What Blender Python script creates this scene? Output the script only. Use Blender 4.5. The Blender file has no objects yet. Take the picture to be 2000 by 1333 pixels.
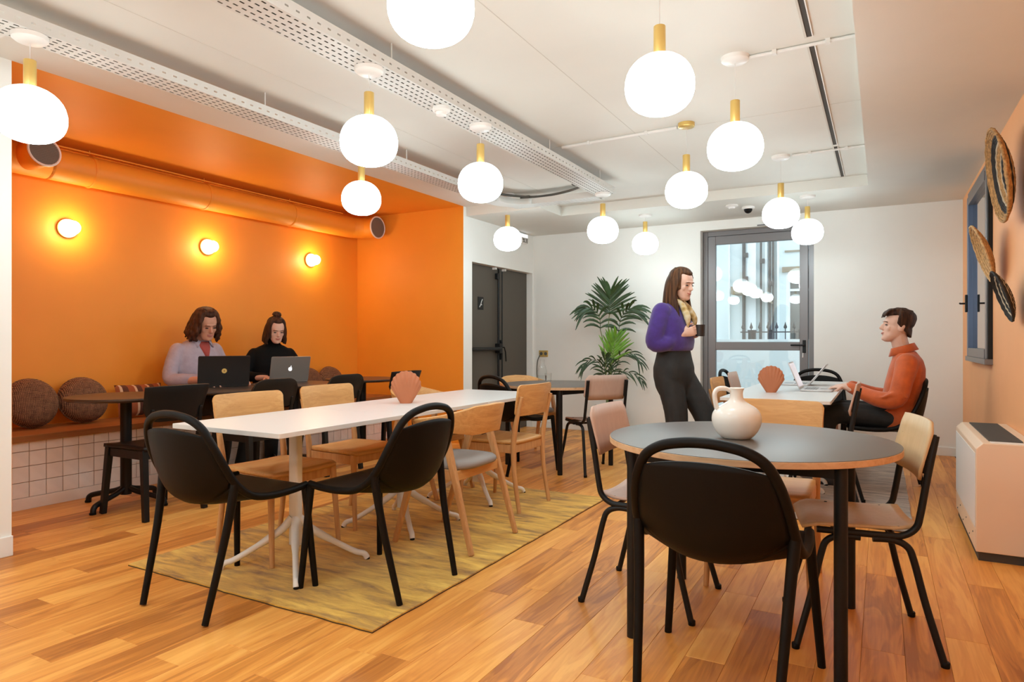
import bpy, bmesh, math, random
from mathutils import Vector, Matrix
random.seed(7)
R = math.radians
pi = math.pi
scene = bpy.context.scene
C = scene.collection

# ---------------------------------------------------------------- camera
FPX = 1300.0
CH = 1.13
YAW = math.atan(722 / FPX)
cam_d = bpy.data.cameras.new('camera')
cam = bpy.data.objects.new('camera', cam_d)
C.objects.link(cam)
cam_d.sensor_width = 36
cam_d.lens = 36 * FPX / 2000
cam_d.clip_start = 0.02
cam.location = (0, 0, CH)
cam.rotation_euler = (pi / 2, 0, YAW)
scene.camera = cam

# ---------------------------------------------------------------- world, exposure
w = bpy.data.worlds.new('sky')
scene.world = w
w.use_nodes = True
wb = w.node_tree.nodes['Background']
wb.inputs[0].default_value = (0.80, 0.91, 1.0, 1)     # overcast sky over the courtyard
wb.inputs[1].default_value = 1.3
scene.view_settings.view_transform = 'Standard'
scene.view_settings.look = 'None'
scene.view_settings.gamma = 1
scene.view_settings.use_curve_mapping = False
scene.view_settings.exposure = 0.86
GLOBE = 13.0          # emission of the pendant globes
GLOBE_COL = (0.78, 0.95, 1.0)
LAMP = 42.0          # emission of the little wall lamps
LAMP_COL = (1.0, 0.74, 0.40)
try:
    scene.cycles.use_denoising = True
    scene.cycles.max_bounces = 10
    scene.cycles.diffuse_bounces = 5
    scene.cycles.sample_clamp_indirect = 8
    scene.cycles.caustics_reflective = False
    scene.cycles.caustics_refractive = False
except Exception:
    pass

# ---------------------------------------------------------------- materials
MATS = {}
def nodemat(name):
    m = bpy.data.materials.new(name)
    m.use_nodes = True
    nt = m.node_tree
    b = nt.nodes['Principled BSDF']
    MATS[name] = m
    return m, nt, b
def lnk(nt, a, b): nt.links.new(a, b)
def nd(nt, t, **kw):
    n = nt.nodes.new(t)
    for k, v in kw.items(): setattr(n, k, v)
    return n
def plain(name, col, rough=0.5, metal=0.0, spec=0.5, var=0.0, scale=6, bump=0.0, bscale=80, coat=0, sheen=0, detail=4, stretch=(1, 1, 1), trans=0):
    m, nt, b = nodemat(name)
    b.inputs['Roughness'].default_value = rough
    b.inputs['Metallic'].default_value = metal
    b.inputs['Specular IOR Level'].default_value = spec
    b.inputs['Coat Weight'].default_value = coat
    b.inputs['Sheen Weight'].default_value = sheen
    b.inputs['Transmission Weight'].default_value = trans
    b.inputs['Base Color'].default_value = (*col, 1)
    tc = nd(nt, 'ShaderNodeTexCoord')
    mp = nd(nt, 'ShaderNodeMapping')
    mp.inputs['Scale'].default_value = stretch
    lnk(nt, tc.outputs['Object'], mp.inputs['Vector'])
    if var > 0:
        n = nd(nt, 'ShaderNodeTexNoise')
        n.inputs['Scale'].default_value = scale
        n.inputs['Detail'].default_value = detail
        lnk(nt, mp.outputs[0], n.inputs['Vector'])
        r = nd(nt, 'ShaderNodeValToRGB')
        r.color_ramp.elements[0].position = 0.3
        r.color_ramp.elements[1].position = 0.7
        r.color_ramp.elements[0].color = (*[c * (1 - var) for c in col], 1)
        r.color_ramp.elements[1].color = (*[min(1, c * (1 + var)) for c in col], 1)
        lnk(nt, n.outputs['Fac'], r.inputs[0])
        lnk(nt, r.outputs[0], b.inputs['Base Color'])
    if bump > 0:
        n2 = nd(nt, 'ShaderNodeTexNoise')
        n2.inputs['Scale'].default_value = bscale
        n2.inputs['Detail'].default_value = 3
        lnk(nt, mp.outputs[0], n2.inputs['Vector'])
        bp = nd(nt, 'ShaderNodeBump')
        bp.inputs['Strength'].default_value = bump
        bp.inputs['Distance'].default_value = 0.004
        lnk(nt, n2.outputs['Fac'], bp.inputs['Height'])
        lnk(nt, bp.outputs[0], b.inputs['Normal'])
    return m
def emit(name, col, s):
    m, nt, b = nodemat(name)
    b.inputs['Base Color'].default_value = (0.9, 0.9, 0.88, 1)
    b.inputs['Roughness'].default_value = 0.25
    b.inputs['Emission Color'].default_value = (*col, 1)
    b.inputs['Emission Strength'].default_value = s
    return m
def wood(name, c0, c1, c2, axis=1, rough=0.42, perobj=0.0, gscale=1.0, coat=0.0, island=False, rings=0.05):
    """grain along the given local axis, colours dark/mid/light"""
    m, nt, b = nodemat(name)
    tc = nd(nt, 'ShaderNodeTexCoord')
    oi = nd(nt, 'ShaderNodeObjectInfo')
    rnd = oi.outputs['Random']
    if island:
        g = nd(nt, 'ShaderNodeNewGeometry')
        a = nd(nt, 'ShaderNodeMath', operation='ADD')
        lnk(nt, rnd, a.inputs[0]); lnk(nt, g.outputs['Random Per Island'], a.inputs[1])
        f = nd(nt, 'ShaderNodeMath', operation='FRACT')
        lnk(nt, a.outputs[0], f.inputs[0])
        rnd = f.outputs[0]
    off = nd(nt, 'ShaderNodeVectorMath', operation='SCALE')
    cv = nd(nt, 'ShaderNodeCombineXYZ')
    for i in range(3): lnk(nt, rnd, cv.inputs[i])
    lnk(nt, cv.outputs[0], off.inputs[0]); off.inputs['Scale'].default_value = 37.0
    ad = nd(nt, 'ShaderNodeVectorMath', operation='ADD')
    lnk(nt, tc.outputs['Object'], ad.inputs[0]); lnk(nt, off.outputs[0], ad.inputs[1])
    mp = nd(nt, 'ShaderNodeMapping')
    sc = [9.0 * gscale] * 3; sc[axis] = 0.9 * gscale
    mp.inputs['Scale'].default_value = sc
    lnk(nt, ad.outputs[0], mp.inputs['Vector'])
    n1 = nd(nt, 'ShaderNodeTexNoise'); n1.inputs['Scale'].default_value = 1.3; n1.inputs['Detail'].default_value = 3; n1.inputs['Distortion'].default_value = 1.6
    lnk(nt, mp.outputs[0], n1.inputs['Vector'])
    mp2 = nd(nt, 'ShaderNodeMapping')
    sc = [90.0 * gscale] * 3; sc[axis] = 3.0 * gscale
    mp2.inputs['Scale'].default_value = sc
    lnk(nt, ad.outputs[0], mp2.inputs['Vector'])
    n2 = nd(nt, 'ShaderNodeTexNoise'); n2.inputs['Scale'].default_value = 1.0; n2.inputs['Detail'].default_value = 2
    lnk(nt, mp2.outputs[0], n2.inputs['Vector'])
    # cathedral rings
    sn = nd(nt, 'ShaderNodeMath', operation='MULTIPLY'); sn.inputs[1].default_value = 34.0
    lnk(nt, n1.outputs['Fac'], sn.inputs[0])
    s2 = nd(nt, 'ShaderNodeMath', operation='SINE'); lnk(nt, sn.outputs[0], s2.inputs[0])
    def madd(a, k, c_):
        q = nd(nt, 'ShaderNodeMath', operation='MULTIPLY_ADD'); q.inputs[1].default_value = k
        lnk(nt, a, q.inputs[0])
        if isinstance(c_, float): q.inputs[2].default_value = c_
        else: lnk(nt, c_, q.inputs[2])
        return q.outputs[0]
    v = madd(n1.outputs['Fac'], 1.15, 0.5 - 0.575 - 0.20 - perobj / 2)
    v = madd(s2.outputs[0], rings, v)
    v = madd(n2.outputs['Fac'], 0.40, v)
    v = madd(rnd, perobj, v)
    mc = nd(nt, 'ShaderNodeMath', operation='ADD'); mc.inputs[1].default_value = 0.0; lnk(nt, v, mc.inputs[0])
    r = nd(nt, 'ShaderNodeValToRGB')
    e = r.color_ramp.elements
    e[0].position = 0.08; e[0].color = (*c0, 1)
    e[1].position = 0.92; e[1].color = (*c2, 1)
    x = e.new(0.5); x.color = (*c1, 1)
    lnk(nt, mc.outputs[0], r.inputs[0])
    lnk(nt, r.outputs[0], b.inputs['Base Color'])
    b.inputs['Roughness'].default_value = rough
    b.inputs['Specular IOR Level'].default_value = 0.35
    b.inputs['Coat Weight'].default_value = coat
    b.inputs['Coat Roughness'].default_value = 0.3
    bp = nd(nt, 'ShaderNodeBump'); bp.inputs['Strength'].default_value = 0.06; bp.inputs['Distance'].default_value = 0.002
    lnk(nt, n2.outputs['Fac'], bp.inputs['Height']); lnk(nt, bp.outputs[0], b.inputs['Normal'])
    return m
def weave(name, c0, c1, scale=60.0, rough=0.9, bump=0.6):
    m, nt, b = nodemat(name)
    tc = nd(nt, 'ShaderNodeTexCoord')
    outs = []
    for ax, dirn in ((0, 'Y'), (1, 'Z')):
        wv = nd(nt, 'ShaderNodeTexWave'); wv.bands_direction = dirn
        wv.inputs['Scale'].default_value = scale; wv.inputs['Distortion'].default_value = 3.5; wv.inputs['Detail'].default_value = 2
        lnk(nt, tc.outputs['Object'], wv.inputs['Vector']); outs.append(wv.outputs['Fac'])
    n = nd(nt, 'ShaderNodeTexNoise'); n.inputs['Scale'].default_value = scale * 1.1; lnk(nt, tc.outputs['Object'], n.inputs['Vector'])
    a = nd(nt, 'ShaderNodeMath', operation='MULTIPLY'); lnk(nt, outs[0], a.inputs[0]); lnk(nt, outs[1], a.inputs[1])
    a2 = nd(nt, 'ShaderNodeMath', operation='MULTIPLY_ADD'); a2.inputs[1].default_value = 0.6
    lnk(nt, n.outputs['Fac'], a2.inputs[0]); lnk(nt, a.outputs[0], a2.inputs[2])
    r = nd(nt, 'ShaderNodeValToRGB')
    r.color_ramp.elements[0].position = 0.2; r.color_ramp.elements[1].position = 0.95
    r.color_ramp.elements[0].color = (*c0, 1); r.color_ramp.elements[1].color = (*c1, 1)
    lnk(nt, a2.outputs[0], r.inputs[0]); lnk(nt, r.outputs[0], b.inputs['Base Color'])
    bp = nd(nt, 'ShaderNodeBump'); bp.inputs['Strength'].default_value = bump; bp.inputs['Distance'].default_value = 0.004
    lnk(nt, a2.outputs[0], bp.inputs['Height']); lnk(nt, bp.outputs[0], b.inputs['Normal'])
    b.inputs['Roughness'].default_value = rough
    return m
def streaks(name, c0, c1, c2, axis=1, s=3.0):
    """worn rug: streaks along one axis"""
    m, nt, b = nodemat(name)
    tc = nd(nt, 'ShaderNodeTexCoord')
    mp = nd(nt, 'ShaderNodeMapping'); sc = [s * 1.0, s * 1.0, 1]; sc[axis] = s * 4.5
    mp.inputs['Scale'].default_value = sc
    lnk(nt, tc.outputs['Object'], mp.inputs['Vector'])
    n = nd(nt, 'ShaderNodeTexNoise'); n.inputs['Scale'].default_value = 1.0; n.inputs['Detail'].default_value = 7; n.inputs['Roughness'].default_value = 0.65; n.inputs['Distortion'].default_value = 0.6
    lnk(nt, mp.outputs[0], n.inputs['Vector'])
    r = nd(nt, 'ShaderNodeValToRGB'); e = r.color_ramp.elements
    e[0].position = 0.32; e[0].color = (*c0, 1); e[1].position = 0.68; e[1].color = (*c2, 1)
    x = e.new(0.5); x.color = (*c1, 1)
    lnk(nt, n.outputs['Fac'], r.inputs[0]); lnk(nt, r.outputs[0], b.inputs['Base Color'])
    n2 = nd(nt, 'ShaderNodeTexNoise'); n2.inputs['Scale'].default_value = 260; lnk(nt, tc.outputs['Object'], n2.inputs['Vector'])
    bp = nd(nt, 'ShaderNodeBump'); bp.inputs['Strength'].default_value = 0.5; bp.inputs['Distance'].default_value = 0.004
    lnk(nt, n2.outputs['Fac'], bp.inputs['Height']); lnk(nt, bp.outputs[0], b.inputs['Normal'])
    b.inputs['Roughness'].default_value = 0.85; b.inputs['Sheen Weight'].default_value = 0.3
    return m
def glassmat(name, col=(1, 1, 1), rough=0.0, thin=True):
    m, nt, b = nodemat(name)
    nt.nodes.remove(b)
    out = nt.nodes['Material Output']
    tr = nd(nt, 'ShaderNodeBsdfTransparent'); tr.inputs[0].default_value = (*col, 1)
    gl = nd(nt, 'ShaderNodeBsdfGlossy'); gl.inputs['Roughness'].default_value = rough
    fr = nd(nt, 'ShaderNodeFresnel'); fr.inputs[0].default_value = 1.52
    mu = nd(nt, 'ShaderNodeMath', operation='MULTIPLY'); mu.inputs[1].default_value = 1.9 if thin else 1.0
    mx = nd(nt, 'ShaderNodeMixShader')
    if thin: lnk(nt, fr.outputs[0], mu.inputs[0]); lnk(nt, mu.outputs[0], mx.inputs[0])
    else:
        lw = nd(nt, 'ShaderNodeLayerWeight'); lw.inputs[0].default_value = .5
        pw = nd(nt, 'ShaderNodeMath', operation='POWER'); pw.inputs[1].default_value = 4.0; lnk(nt, lw.outputs['Facing'], pw.inputs[0])
        ml = nd(nt, 'ShaderNodeMath', operation='MULTIPLY_ADD'); ml.inputs[1].default_value = .5; ml.inputs[2].default_value = .03
        lnk(nt, pw.outputs[0], ml.inputs[0]); lnk(nt, ml.outputs[0], mx.inputs[0])
    lnk(nt, tr.outputs[0], mx.inputs[1]); lnk(nt, gl.outputs[0], mx.inputs[2])
    lnk(nt, mx.outputs[0], out.inputs['Surface'])
    return m

plain('white_paint', (0.84, 0.83, 0.79), 0.7, var=0.02, scale=2, bump=0.05)
plain('ceiling_paint', (0.735, 0.72, 0.665), 0.75, var=0.03, scale=1.5, bump=0.04)
plain('orange_paint', (0.87, 0.325, 0.026), 0.55, var=0.03, scale=2, bump=0.05)
plain('salmon_paint', (0.90, 0.43, 0.19), 0.6, var=0.03, scale=2, bump=0.05)
plain('white_metal', (0.82, 0.80, 0.77), 0.4)
plain('tray_metal', (0.66, 0.65, 0.62), 0.5, metal=0.0)
plain('dark_gap', (0.06, 0.05, 0.04), 0.8)
plain('tile_white', (0.86, 0.78, 0.71), 0.28, var=0.05, scale=9)
plain('grout', (0.27, 0.16, 0.09), 0.9)
plain('dark_door', (0.078, 0.064, 0.048), 0.5, var=0.04, scale=2)
plain('black_metal', (0.006, 0.006, 0.006), 0.45, spec=0.3)
plain('black_plastic', (0.0050, 0.0036, 0.0026), 0.5, spec=0.16, bump=0.05, bscale=400)
plain('black_wood', (0.005, 0.005, 0.005), 0.45, spec=0.3)
plain('brown_black', (0.012, 0.009, 0.006), 0.5, spec=0.3)
plain('alu_grey', (0.19, 0.175, 0.175), 0.35, metal=0.35)
plain('alu_blue', (0.11, 0.15, 0.24), 0.35, metal=0.3)
plain('laminate_white', (0.70, 0.69, 0.67), 0.32)
plain('laminate_grey', (0.122, 0.100, 0.083), 0.42, var=0.05, scale=3)
plain('laminate_dark', (0.060, 0.045, 0.036), 0.34)
plain('brass', (0.78, 0.54, 0.17), 0.30, metal=0.55)
plain('grey_seat', (0.27, 0.235, 0.215), 0.7, bump=0.15, bscale=500)
plain('terracotta', (0.47, 0.155, 0.066), 0.65, var=0.05, scale=12)
plain('ceramic_white', (0.82, 0.79, 0.74), 0.22)
plain('convector_cream', (0.82, 0.63, 0.46), 0.45)
plain('grille_dark', (0.10, 0.095, 0.085), 0.6)
plain('duct_grille', (0.17, 0.145, 0.115), 0.6)
plain('leaf_dark', (0.020, 0.050, 0.011), 0.45, var=0.35, scale=14)
plain('leaf_light', (0.13, 0.30, 0.03), 0.4, var=0.3, scale=14)
plain('stem_green', (0.16, 0.20, 0.07), 0.5)
plain('soil', (0.03, 0.02, 0.015), 0.95)
plain('planter_black', (0.012, 0.012, 0.012), 0.5)
plain('cord_white', (0.75, 0.73, 0.70), 0.5)
plain('cord_tray_shade', (0.10, 0.10, 0.085), 0.6)
plain('ext_wall', (0.74, 0.80, 0.80), 0.85, var=0.07, scale=1.2, detail=6)
plain('ext_white', (0.86, 0.90, 0.92), 0.8, var=0.03, scale=2)
plain('ext_grey', (0.46, 0.50, 0.50), 0.85, var=0.12, scale=2, detail=6)
plain('ext_brown', (0.33, 0.27, 0.20), 0.8, var=0.1)
plain('ext_pipe', (0.10, 0.09, 0.085), 0.6)
plain('ext_dark', (0.16, 0.15, 0.14), 0.4)
plain('moss', (0.20, 0.30, 0.12), 0.9, var=0.3, scale=8)
plain('laptop_black', (0.018, 0.014, 0.012), 0.35)
plain('laptop_grey', (0.33, 0.30, 0.27), 0.38, metal=0.55)
plain('laptop_silver', (0.62, 0.60, 0.60), 0.3, metal=0.4)
plain('key_grey', (0.30, 0.29, 0.29), 0.5)
plain('sticker_yellow', (0.75, 0.52, 0.16), 0.5)
emit('logo_white', (0.95, 0.95, 1.0), 0.85)
emit('screen_glow', (0.65, 0.68, 0.85), 0.22)
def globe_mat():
    # opal glass: emission graded down toward the top to keep light off the ceiling
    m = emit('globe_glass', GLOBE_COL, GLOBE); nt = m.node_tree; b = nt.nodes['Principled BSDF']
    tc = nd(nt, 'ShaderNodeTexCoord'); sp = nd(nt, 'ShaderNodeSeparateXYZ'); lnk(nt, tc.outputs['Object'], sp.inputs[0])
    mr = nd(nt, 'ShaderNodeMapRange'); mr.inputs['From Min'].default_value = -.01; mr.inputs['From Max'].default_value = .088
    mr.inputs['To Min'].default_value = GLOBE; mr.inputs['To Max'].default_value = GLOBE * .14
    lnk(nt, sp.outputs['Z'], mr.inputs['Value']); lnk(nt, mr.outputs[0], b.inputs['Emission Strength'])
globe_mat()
emit('lamp_glass', LAMP_COL, LAMP)
glassmat('window_glass', (0.96, 0.99, 0.985))
glassmat('clear_glass', (0.97, 0.98, 0.98), thin=False)
wood('floor_oak', (0.42, 0.140, 0.027), (0.75, 0.300, 0.060), (0.92, 0.46, 0.112), axis=1, rough=0.40, perobj=0.62, gscale=1.0, coat=0.0, island=True, rings=0.06)
wood('oak', (0.50, 0.245, 0.080), (0.62, 0.325, 0.115), (0.70, 0.40, 0.155), axis=0, rough=0.45, gscale=2.6)
wood('oak_leg', (0.46, 0.22, 0.085), (0.57, 0.30, 0.125), (0.66, 0.38, 0.175), axis=2, rough=0.45, gscale=2.6)
wood('bench_wood', (0.21, 0.080, 0.025), (0.33, 0.135, 0.042), (0.42, 0.19, 0.065), axis=1, rough=0.45)
wood('ply_edge', (0.44, 0.25, 0.13), (0.62, 0.39, 0.22), (0.70, 0.47, 0.29), axis=0, rough=0.6)
wood('ply_pink', (0.50, 0.335, 0.26), (0.545, 0.365, 0.285), (0.58, 0.395, 0.31), axis=2, rough=0.5, gscale=1.6)
wood('ply_lit', (0.54, 0.37, 0.195), (0.585, 0.405, 0.22), (0.62, 0.44, 0.25), axis=2, rough=0.5, gscale=1.6)  # same plywood as the pinkish chairs, the light on it painted into the tint
weave('cushion_weave', (0.040, 0.014, 0.006), (0.34, 0.165, 0.080), 30)
streaks('rug_yellow', (0.26, 0.115, 0.007), (0.66, 0.350, 0.025), (0.90, 0.58, 0.080), axis=1, s=3.2)
streaks('rug_grey', (0.17, 0.14, 0.12), (0.40, 0.33, 0.275), (0.62, 0.51, 0.42), axis=1, s=5.0)
plain('rug_edge', (0.075, 0.040, 0.012), 0.95)

# ---------------------------------------------------------------- mesh builder
class MB:
    def __init__(self): self.v = []; self.f = []
    def add(self, vs, fs, M=None):
        o = len(self.v)
        self.v += [tuple(M @ Vector(p)) for p in vs] if M is not None else [tuple(p) for p in vs]
        self.f += [tuple(i + o for i in q) for q in fs]
        return self
    def box(self, c, s, rz=0.0, M=None):
        x, y, z = [a / 2 for a in s]
        vs = [(-x, -y, -z), (x, -y, -z), (x, y, -z), (-x, y, -z), (-x, -y, z), (x, -y, z), (x, y, z), (-x, y, z)]
        T = Matrix.Translation(c) @ Matrix.Rotation(rz, 4, 'Z')
        if M is not None: T = M @ T
        return self.add(vs, [(0, 3, 2, 1), (4, 5, 6, 7), (0, 1, 5, 4), (1, 2, 6, 5), (2, 3, 7, 6), (3, 0, 4, 7)], T)
    def bb(self, x0, x1, y0, y1, z0, z1):
        return self.box(((x0 + x1) / 2, (y0 + y1) / 2, (z0 + z1) / 2), (x1 - x0, y1 - y0, z1 - z0))
    def bar(self, p0, p1, a, b=None, up=(0, 0, 1)):
        """rectangular bar between two points; a, b = (w, d) at each end"""
        b = b or a
        p0 = Vector(p0); p1 = Vector(p1); t = (p1 - p0).normalized()
        u = Vector(up)
        if abs(t.dot(u)) > 0.98: u = Vector((0, 1, 0))
        sx = t.cross(u).normalized(); sy = sx.cross(t).normalized()
        vs = []
        for p, (w_, d_) in ((p0, a), (p1, b)):
            for i, j in ((-1, -1), (1, -1), (1, 1), (-1, 1)):
                vs.append(p + sx * (i * w_ / 2) + sy * (j * d_ / 2))
        return self.add(vs, [(0, 3, 2, 1), (4, 5, 6, 7), (0, 1, 5, 4), (1, 2, 6, 5), (2, 3, 7, 6), (3, 0, 4, 7)])
    def tube(self, pts, r, n=10, closed=False, flat=1.0, up=None, caps=True):
        P = [Vector(p) for p in pts]; m = len(P)
        rr = r if isinstance(r, (list, tuple)) else [r] * m
        T = []
        for i in range(m):
            if closed: t = P[(i + 1) % m] - P[i - 1]
            else: t = P[min(i + 1, m - 1)] - P[max(i - 1, 0)]
            T.append(t.normalized())
        u = Vector(up) if up else (Vector((0, 0, 1)) if abs(T[0].z) < 0.9 else Vector((0, 1, 0)))
        nrm = (u - T[0] * u.dot(T[0])).normalized()
        vs = []
        for i in range(m):
            if up: nrm = (u - T[i] * u.dot(T[i])).normalized()
            else: nrm = (nrm - T[i] * nrm.dot(T[i])).normalized()
            bi = T[i].cross(nrm)
            for k in range(n):
                a = 2 * pi * k / n
                vs.append(P[i] + (nrm * math.cos(a) * flat + bi * math.sin(a)) * rr[i])
        fs = []
        for i in range(m if closed else m - 1):
            for k in range(n):
                a = i * n + k; b_ = i * n + (k + 1) % n; j = ((i + 1) % m) * n
                fs.append((a, b_, j + (k + 1) % n, j + k))
        if not closed and caps:
            fs.append(tuple(range(n - 1, -1, -1)))
            fs.append(tuple((m - 1) * n + k for k in range(n)))
        return self.add(vs, fs)
    def rings(self, rings, caps=True, M=None):
        """loft through rings of equal vertex count"""
        n = len(rings[0]); vs = [p for r_ in rings for p in r_]; fs = []
        for i in range(len(rings) - 1):
            for k in range(n):
                fs.append((i * n + k, i * n + (k + 1) % n, (i + 1) * n + (k + 1) % n, (i + 1) * n + k))
        if caps:
            fs.append(tuple(range(n - 1, -1, -1))); fs.append(tuple((len(rings) - 1) * n + k for k in range(n)))
        return self.add(vs, fs, M)
    def lathe(self, prof, n=24, c=(0, 0, 0), M=None, sx=1, sy=1):
        rg = [[(c[0] + max(r_, 1e-4) * math.cos(2 * pi * k / n) * sx, c[1] + max(r_, 1e-4) * math.sin(2 * pi * k / n) * sy, c[2] + z) for k in range(n)] for r_, z in prof]
        return self.rings(rg, True, M)
    def ball(self, c, r, n=16, m=10, M=None):
        rx, ry, rz = r if isinstance(r, (tuple, list)) else (r, r, r)
        rg = []
        for i in range(1, m):
            a = -pi / 2 + pi * i / m
            rg.append([(c[0] + rx * math.cos(a) * math.cos(2 * pi * k / n), c[1] + ry * math.cos(a) * math.sin(2 * pi * k / n), c[2] + rz * math.sin(a)) for k in range(n)])
        o = len(self.v); nn = n
        vs = [p for q in rg for p in q] + [(c[0], c[1], c[2] - rz), (c[0], c[1], c[2] + rz)]
        fs = []
        for i in range(len(rg) - 1):
            for k in range(nn): fs.append((i * nn + k, i * nn + (k + 1) % nn, (i + 1) * nn + (k + 1) % nn, (i + 1) * nn + k))
        b0 = len(vs) - 2; L = (len(rg) - 1) * nn
        for k in range(nn):
            fs.append((b0, (k + 1) % nn, k)); fs.append((b0 + 1, L + k, L + (k + 1) % nn))
        return self.add(vs, fs, M)
    def prism(self, poly, h0, h1, M=None):
        n = len(poly)
        vs = [(x, y, h0) for x, y in poly] + [(x, y, h1) for x, y in poly]
        fs = [tuple(range(n - 1, -1, -1)), tuple(range(n, 2 * n))] + [(k, (k + 1) % n, n + (k + 1) % n, n + k) for k in range(n)]
        return self.add(vs, fs, M)
    def sheet(self, fn, nu, nv):
        """open grid surface fn(u, v), u, v in 0..1"""
        vs = [fn(i / nu, j / nv) for j in range(nv + 1) for i in range(nu + 1)]
        fs = [(j * (nu + 1) + i, j * (nu + 1) + i + 1, (j + 1) * (nu + 1) + i + 1, (j + 1) * (nu + 1) + i) for j in range(nv) for i in range(nu)]
        return self.add(vs, fs)
    def mesh(self, name, mat):
        me = bpy.data.meshes.new(name)
        me.from_pydata(self.v, [], self.f)
        if mat: me.materials.append(MATS[mat])
        return me
    def build(self, name, mat, parent=None, smooth=True, bevel=0, solid=0, sub=0, loc=None, off=-1.0, angle=40, bseg=2, remesh=0, smit=0, mats=None):
        me = self.mesh(name, mat)
        for m2 in (mats or []): me.materials.append(MATS[m2])
        if smooth:
            me.polygons.foreach_set('use_smooth', [True] * len(me.polygons))
            if angle < 180: me.set_sharp_from_angle(angle=R(angle))
        me.update()
        o = bpy.data.objects.new(name, me)
        C.objects.link(o)
        if parent is not None: o.parent = parent
        if loc: o.location = loc
        if solid:
            md = o.modifiers.new('solid', 'SOLIDIFY'); md.thickness = solid; md.offset = off
        if remesh:
            md = o.modifiers.new('remesh', 'REMESH'); md.mode = 'VOXEL'; md.voxel_size = remesh; md.use_smooth_shade = True
            if smit:
                md = o.modifiers.new('smooth', 'SMOOTH'); md.iterations = smit; md.factor = 0.5
        if sub:
            md = o.modifiers.new('sub', 'SUBSURF'); md.levels = sub; md.render_levels = sub
        if bevel:
            md = o.modifiers.new('bevel', 'BEVEL'); md.width = bevel; md.segments = bseg; md.limit_method = 'ANGLE'; md.angle_limit = R(35)
        return o
def spline(pts, n=6, closed=False):
    """Catmull-Rom through the points"""
    P = [Vector(p) for p in pts]; out = []; m = len(P)
    rng = range(m if closed else m - 1)
    for i in rng:
        p0 = P[i - 1] if (closed or i > 0) else P[0] * 2 - P[1]
        p1 = P[i]; p2 = P[(i + 1) % m]
        p3 = P[(i + 2) % m] if (closed or i + 2 < m) else P[-1] * 2 - P[-2]
        for k in range(n):
            t = k / n
            out.append(0.5 * ((2 * p1) + (p2 - p0) * t + (2 * p0 - 5 * p1 + 4 * p2 - p3) * t * t + (3 * p1 - p0 - 3 * p2 + p3) * t ** 3))
    if not closed: out.append(P[-1])
    return out
def lerp(a, b, t): return a + (b - a) * t
def interp(x, xs, ys):
    if x <= xs[0]: return ys[0]
    for i in range(len(xs) - 1):
        if x <= xs[i + 1]:
            return lerp(ys[i], ys[i + 1], (x - xs[i]) / (xs[i + 1] - xs[i]))
    return ys[-1]
def rrect(w_, h_, r, n=4):
    out = []
    for cx, cy, a0 in ((w_ / 2 - r, h_ / 2 - r, 0), (-w_ / 2 + r, h_ / 2 - r, 90), (-w_ / 2 + r, -h_ / 2 + r, 180), (w_ / 2 - r, -h_ / 2 + r, 270)):
        for k in range(n + 1):
            a = R(a0 + 90 * k / n); out.append((cx + r * math.cos(a), cy + r * math.sin(a)))
    return out
def thing(name, label, cat, loc=(0, 0, 0), rz=0.0, group=None):
    o = bpy.data.objects.new(name, None); C.objects.link(o)
    o.empty_display_size = 0.1
    o.location = loc; o.rotation_euler = (0, 0, rz)
    o['label'] = label; o['category'] = cat
    if group: o['group'] = group
    return o
def tag(o, label, cat, group=None):
    o['label'] = label; o['category'] = cat
    if group: o['group'] = group
    return o
def struct(o):
    o['kind'] = 'structure'; return o
def dup(root, loc, rz, label, group=None, mat=None):
    def cp(o, par):
        c = o.copy(); C.objects.link(c); c.parent = par
        for ch in o.children: cp(ch, c)
        return c
    r = cp(root, None)
    r.location = loc; r.rotation_euler = (0, 0, rz); r['label'] = label
    if group: r['group'] = group
    return r

# ================================================================ ROOM
RX = 0.692; LX = -4.013; BY = 7.80; FY = -2.9; AX = -5.54; AY0 = 1.79; AY1 = 6.126
HZ = 2.61; LZ = 2.51; BX = -5.017
# --- floor: a base slab with every plank on it
fl = MB().bb(AX - 0.15, RX + 0.15, FY - 0.15, BY + 0.15, -0.10, -0.014).build('floor', 'dark_gap', smooth=False)
struct(fl)
PW = 0.138
plank_meshes = {}
def plank_mesh(L):
    if L not in plank_meshes:
        g = 0.0004; x = PW / 2 - g; y = L / 2 - g; ch = 0.0008
        vs = []
        for (a, b, z) in ((x, y, -0.014), (x, y, -ch), (x - ch, y - ch, 0.0)):
            vs += [(-a, -b, z), (a, -b, z), (a, b, z), (-a, b, z)]
        fs = [(8, 9, 10, 11)]
        for r_ in (0, 4):
            for k in range(4): fs.append((r_ + k, r_ + (k + 1) % 4, r_ + 4 + (k + 1) % 4, r_ + 4 + k))
        me = bpy.data.meshes.new('plank'); me.from_pydata(vs, [], fs); me.materials.append(MATS['floor_oak'])
        plank_meshes[L] = (me, vs, fs)
    return plank_meshes[L]
cs, sn = math.cos(YAW), math.sin(YAW)
def fdist(x, y): return -x * sn + y * cs
def pix(x, y, z):
    d = fdist(x, y)
    return 1000 + FPX * (x * cs + y * sn) / d, 666.5 - FPX * (z - CH) / d, d
planks = []
x = LX - 1.02 + PW / 2
rr = random.Random(3)
while x < RX:
    y = FY - rr.random() * 1.2
    ymax = BY
    while y < ymax:
        L = rr.choice([0.7, 0.9, 1.1, 1.3, 1.5])
        planks.append((x, y + L / 2, L)); y += L
    x += PW
def plank_size(p):
    x_, y_, L_ = p
    vis = 0
    for t in (-0.45, -0.2, 0, 0.2, 0.45):
        yy = y_ + t * L_
        d = fdist(x_, yy)
        if d < 0.5: continue
        u, v, _ = pix(x_, yy, 0)
        if -40 < u < 2040 and v < 1380: vis += L_ * PW / d ** 3
    return vis
planks.sort(key=plank_size, reverse=True)
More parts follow.
